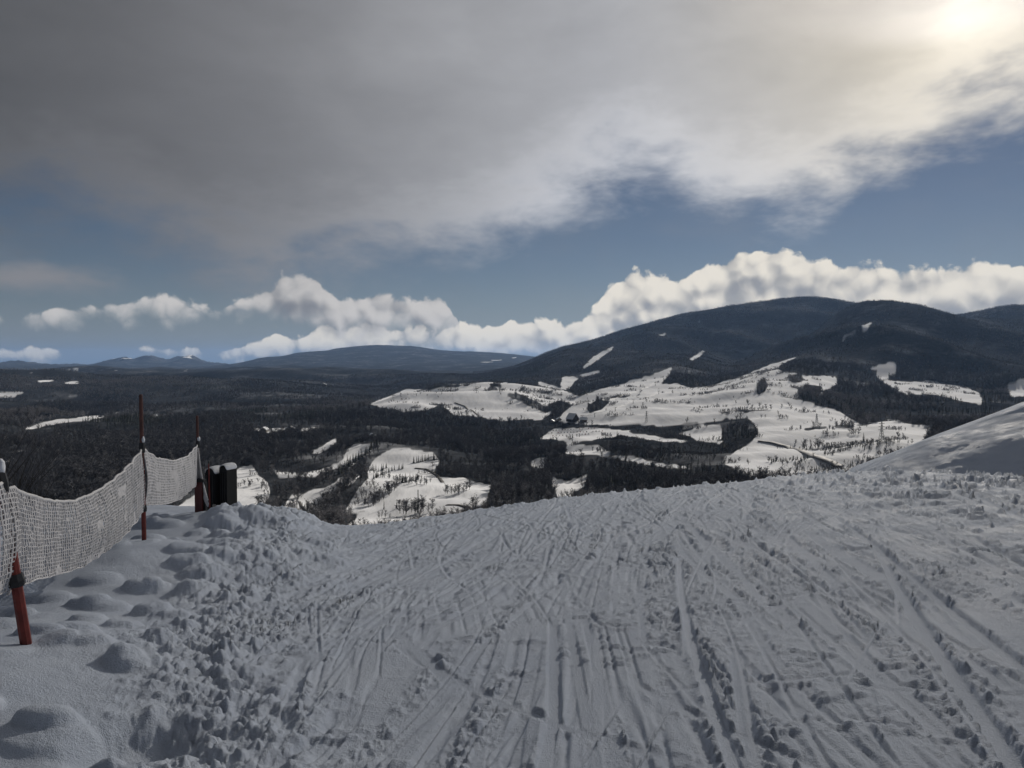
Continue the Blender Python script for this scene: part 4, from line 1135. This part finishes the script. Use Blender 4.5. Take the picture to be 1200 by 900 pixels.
row([(620, 478), (640, 484), (668, 478), (690, 470)], 18, (7, 11), 'bare', 'tree of the thin belt right of the pale dome', 'trees of the thin belt', 20, 3, 1.2)
row([(880, 556), (905, 559), (920, 554), (935, 558)], 14, (5, 8), 'bare', 'low bare tree just beyond the piste edge below the mound', 'trees below the mound', 21, 4, 1.4)

# ------------------------------------------------------------------ lodge, houses, car park, lift, pylons
def house(px, py, w_, d_, h, rz, label, wallmat, name='house', roof_h=None):
    p = hit(px, py); root = empty(name, p - Vector((0, 0, .4)), rz); tag(root, label, 'house', None)
    rh = roof_h or w_ * .55
    b = MB(); b.box((0, 0, h / 2), (w_, d_, h)); vs = [(-w_ / 2, -d_ / 2, h), (w_ / 2, -d_ / 2, h), (0, -d_ / 2, h + rh), (-w_ / 2, d_ / 2, h), (w_ / 2, d_ / 2, h), (0, d_ / 2, h + rh)]
    b._add(vs, [(0, 1, 2), (4, 3, 5)]); wl = b.build('wall', wallmat, root)
    for sx in (-1, 1):
        nx, nz = sx * rh, w_ / 2; ln = math.hypot(nx, nz); nx, nz = nx / ln * .6, nz / ln * .6
        e0 = Vector((sx * (w_ / 2 + .8), 0, h - .8 * rh / (w_ / 2))); e1 = Vector((0, 0, h + rh)); vs = []
        for q in (e0, e1):
            for y_ in (-d_ / 2 - .8, d_ / 2 + .8):
                vs += [(q.x, y_, q.z + .02), (q.x + nx, y_, q.z + nz + .02)]
        b = MB(); b._add(vs, [(0, 2, 6, 4), (1, 5, 7, 3), (0, 4, 5, 1), (2, 3, 7, 6), (0, 1, 3, 2), (4, 6, 7, 5)]); b.build('roof', M_ROOFSNOW, root)
    for k in range(3):
        b = MB(); b.box((w_ * (-.3 + .3 * k), -d_ / 2 - .03, h * .55), (w_ * .16, .1, h * .35)); b.build('window', M_GLASS, wl)
    b = MB(); b.box((w_ * .2, d_ * .2, h + rh * .9), (.9, .9, 2.2)); b.build('chimney', M_WALL, root)
    return root
house(671, 494, 17, 22, 6.5, R(35), 'dark gabled lodge with one bright snowy roof side at the lift base', M_WALL, 'ski_lodge', 11)
house(684, 494.5, 18, 14, 5.5, R(80), 'low dark annex beside the gabled lodge', M_WALL, 'lodge_annex', 4.5)
house(655, 493, 10, 9, 3.6, R(10), 'small pale hut left of the gabled lodge', M_PALEWALL, 'small_hut', 3)
house(647, 495, 9, 8, 3.4, R(-20), 'pale hut at the left end of the car park', M_PALEWALL, 'small_hut', 3)
house(436, 513, 14, 10, 4, R(20), 'snow-roofed house among the trees above the fairways', M_PALEWALL, 'house', 4)
house(340, 505, 16, 10, 4.5, R(5), 'long pale house in the woods at the left', M_PALEWALL, 'house', 4)
house(310, 506, 12, 9, 4.5, R(-15), 'small pale house in the woods far left of the fairways', M_PALEWALL, 'house', 4)
house(379, 453, 30, 20, 10, R(10), 'large pale building on the far wooded ridge', M_PALEWALL, 'large_building', 8)

prof = [(-2.1, .3), (-2.1, .85), (-1.2, .95), (-.7, 1.42), (.9, 1.42), (1.5, .95), (2.1, .85), (2.1, .3)]
n_ = len(prof); cv_ = [(x, -.85, z) for x, z in prof] + [(x, .85, z) for x, z in prof]
cf_ = [tuple(range(n_)), tuple(range(2 * n_ - 1, n_ - 1, -1))] + [(i, i + n_, (i + 1) % n_ + n_, (i + 1) % n_) for i in range(n_)]
wb = MB()
for sx in (-1.3, 1.3):
    for sy in (-.86, .72): wb.tube([(sx, sy, .33), (sx, sy + .14, .33)], .33, 8)
wm = mesh('wheels', wb.v, wb.f); wm.materials.append(M_BLACK)
car_me = []
for m_ in CAR_MATS:
    q = mesh('car_body', cv_, cf_); q.materials.append(m_); car_me.append(q)
crs = random.Random(4)
for rowi, (xa, ya, xb, yb, n_c) in enumerate([(645, 505, 700, 502, 17), (643, 508, 706, 505.5, 18), (648, 511, 690, 509, 12)]):
    for i in range(n_c):
        if crs.random() < .12: continue
        f = i / (n_c - 1); p = hit(xa + (xb - xa) * f, ya + (yb - ya) * f)
        c_ = empty('parked_car', p, R(80) + crs.uniform(-.06, .06))
        tag(c_, 'tiny car parked in the %s row of the snowy car park' % ('far', 'middle', 'near')[rowi], 'car', 'cars parked in the %s row' % ('far', 'middle', 'near')[rowi])
        for nm, me_ in (('body', crs.choice(car_me)), ('wheels', wm)):
            o = bpy.data.objects.new(nm, me_); COL.objects.link(o); o.parent = c_


def lift_tower(px, py, h, label, group):
    p = hit(px, py); root = empty('lift_tower', p - Vector((0, 0, .5))); tag(root, label, 'lift tower', group)
    b = MB(); b.tube([(0, 0, 0), (0, 0, h)], [.75, .5], 8); b.build('mast', M_STEEL, root)
    b = MB(); b.box((0, 0, h + .2), (7.0, .6, .6)); b.build('crossarm', M_STEEL, root)
    for sx in (-3.2, 3.2):
        b = MB(); b.box((sx, 0, h - .25), (.5, 2.6, .35)); b.build('sheave', M_BLACK, root)
    return p + Vector((0, 0, h - .4))
def lift(pts, h, label, group, cab_label):
    tops = [lift_tower(x, y, h, label, group) for x, y in pts]
    for k, sx in enumerate((-3.2, 3.2)):
        b = MB(); line = []
        for i in range(len(tops) - 1):
            for s in range(8):
                f = s / 8; q = tops[i].lerp(tops[i + 1], f); line.append(q + Vector((sx, 0, -3.0 * 4 * f * (1 - f))))
        line.append(tops[-1] + Vector((sx, 0, 0))); b.tube(line, .09, 4)
        tag(b.build('lift_cable', M_BLACK), cab_label % ('left', 'right')[k], 'cable')
lift([(682, 492), (697, 489), (721, 482), (742, 473), (757, 470), (772, 462)], 9, 'slim lift tower of the chairlift climbing from the lodge', 'towers of the lodge chairlift', '%s cable of the chairlift climbing from the lodge')
lift([(713, 473), (731, 466), (750, 460), (768, 452)], 10, 'lift tower of the upper lift beneath the long white run', 'towers of the upper lift', '%s cable of the upper lift')


def pylon(px, py, h, label, rz=0.0, name='power_pylon', arms=True, base=2.6):
    p = hit(px, py); root = empty(name, p - Vector((0, 0, .5)), rz); tag(root, label, 'pylon')
    for sx, sy in ((-1, -1), (1, -1), (1, 1), (-1, 1)):
        b = MB(); b.tube([(sx * base, sy * base, 0), (sx * base * .4, sy * base * .4, h * .55), (sx * .25, sy * .25, h)], [.22, .2, .12], 4); b.build('leg', M_STEEL, root)
    b = MB(); N = 8
    for i in range(N):
        z0, z1 = h * i / N, h * (i + 1) / N
        wf = lambda z: base + (base * .4 - base) * z / (h * .55) if z < h * .55 else base * .4 + (.25 - base * .4) * (z - h * .55) / (h * .45)
        a0, a1 = wf(z0), wf(z1)
        for (ax_, ay_), (bx_, by_) in (((-1, -1), (1, -1)), ((1, -1), (1, 1)), ((1, 1), (-1, 1)), ((-1, 1), (-1, -1))):
            b.tube([(ax_ * a0, ay_ * a0, z0), (bx_ * a1, by_ * a1, z1)], .1, 3); b.tube([(bx_ * a0, by_ * a0, z0), (ax_ * a1, ay_ * a1, z1)], .1, 3)
    b.build('lattice', M_STEEL, root)
    if arms:
        for k in range(3):
            z = h * (.62 + .14 * k); l = 4.6 - .5 * k; b = MB()
            b.tube([(-l, 0, z), (0, 0, z + .9), (l, 0, z)], .14, 4); b.tube([(-l, 0, z), (l, 0, z)], .14, 4); b.build('crossarm', M_STEEL, root)
pylon(757.5, 495, 22, 'dark lattice mast standing below the wide lift slope', R(20), base=2.2)
pylon(957, 500, 21, 'slender pylon above the hedge on the bright slope', R(40))
pylon(1033, 519, 24, 'tall pylon with crossarms beside the snow bank', R(10))
pylon(490, 601, 20, 'thin pole-like pylon at the piste edge above the lower fairway', R(0), 'lift_pylon', False, 0.45)
pylon(663, 405, 55, 'radio mast on the left shoulder of the big mountain', R(0), 'radio_mast', False, 4.5)

# roads and tracks laid on the snow
def ribbon(name, pts, width, mat, label, lift_=0.35, n=60):
    P_ = [hit(x, y) for x, y in pts]; xs = np.array([p.x for p in P_]); ys = np.array([p.y for p in P_])
    tt = np.linspace(0, len(P_) - 1, n); X = np.interp(tt, range(len(P_)), xs); Y = np.interp(tt, range(len(P_)), ys)
    k = np.ones(5) / 5; X = np.convolve(np.pad(X, 2, mode='edge'), k, 'valid'); Y = np.convolve(np.pad(Y, 2, mode='edge'), k, 'valid')
    vs, fs = [], []
    for i in range(n):
        d = Vector((X[min(i + 1, n - 1)] - X[max(i - 1, 0)], Y[min(i + 1, n - 1)] - Y[max(i - 1, 0)], 0)).normalized(); s = Vector((d.y, -d.x, 0)) * width / 2
        zs = [float(ground(X[i] + s.x * f, Y[i] + s.y * f)) for f in (-1, 0, 1)]; z = max(zs) + lift_
        for f, dz_ in ((-1.15, -1.6), (-1, 0), (1, 0), (1.15, -1.6)): vs.append((X[i] + s.x * f, Y[i] + s.y * f, z + dz_))
    for i in range(n - 1):
        for k_ in range(3): fs.append((4 * i + k_, 4 * i + k_ + 1, 4 * i + 5 + k_, 4 * i + 4 + k_))
    tag(link(name, mesh(name, vs, fs, True), mat), label, None, None, 'structure')
ribbon('road', [(888, 517), (905, 519), (925, 524), (945, 531), (962, 538), (985, 548)], 9, M_ROAD, 'dark road bending across the snowy fields')
ribbon('cart_track', [(486, 549), (500, 550), (507, 554), (513, 559), (519, 566)], 4, M_DITCH, 'curved dark track across the fairway')
ribbon('cart_track', [(523, 592), (537, 592), (548, 595), (554, 598)], 4, M_DITCH, 'curved dark track at the right foot of the fairway')
ribbon('cart_track', [(351, 588), (353, 594), (358, 600), (362, 603)], 2.5, M_DITCH, 'looping wheel track on the left fairway')
ribbon('ditch', [(533, 472), (545, 476), (553, 481), (560, 487)], 5, M_DITCH, 'dark ditch running down the pale dome')

# skiers far below
def skier(px, py, label, jacket, rz):
    p = hit(px, py); root = empty('person', p, rz); tag(root, label, 'person', None)
    verts = [(0, 0, .95), (0, .02, 1.2), (0, .06, 1.42), (0, .1, 1.55), (0, .13, 1.7), (-.12, 0, .9), (-.15, .16, .5), (-.15, .02, .08), (.12, 0, .9), (.15, .16, .5), (.15, .02, .08),
             (-.2, .06, 1.38), (-.36, .12, 1.12), (-.34, .36, 1.0), (.2, .06, 1.38), (.36, .12, 1.12), (.34, .36, 1.0)]
    edges = [(0, 1), (1, 2), (2, 3), (3, 4), (0, 5), (5, 6), (6, 7), (0, 8), (8, 9), (9, 10), (2, 11), (11, 12), (12, 13), (2, 14), (14, 15), (15, 16)]
    me_ = bpy.data.meshes.new('body'); me_.from_pydata(verts, edges, [])
    o = link('body', me_, jacket, root); md = o.modifiers.new('skin', 'SKIN')
    rad = [.17, .17, .18, .07, .12, .11, .085, .08, .11, .085, .08, .08, .06, .05, .08, .06, .05]
    for v_, r_ in zip(me_.skin_vertices[0].data, rad): v_.radius = (r_, r_)
    me_.skin_vertices[0].data[0].use_root = True
    sb = o.modifiers.new('smooth', 'SUBSURF'); sb.levels = sb.render_levels = 1
    for sx in (-.15, .15):
        b = MB(); b.box((sx, .05, .02), (.1, 1.65, .03)); b.build('ski', M_BLACK, root)
    for sx in (-.34, .34):
        b = MB(); b.tube([(sx, .36, 1.0), (sx * 1.2, .2, 0)], .015, 4); b.build('ski_pole', M_STEEL, root)
skier(410.5, 614, 'left of two tiny dark skiers on the run below the piste', M_BLACK, R(160))
skier(426.5, 611, 'right of two tiny dark skiers on the run below the piste', M_BLACK, R(190))
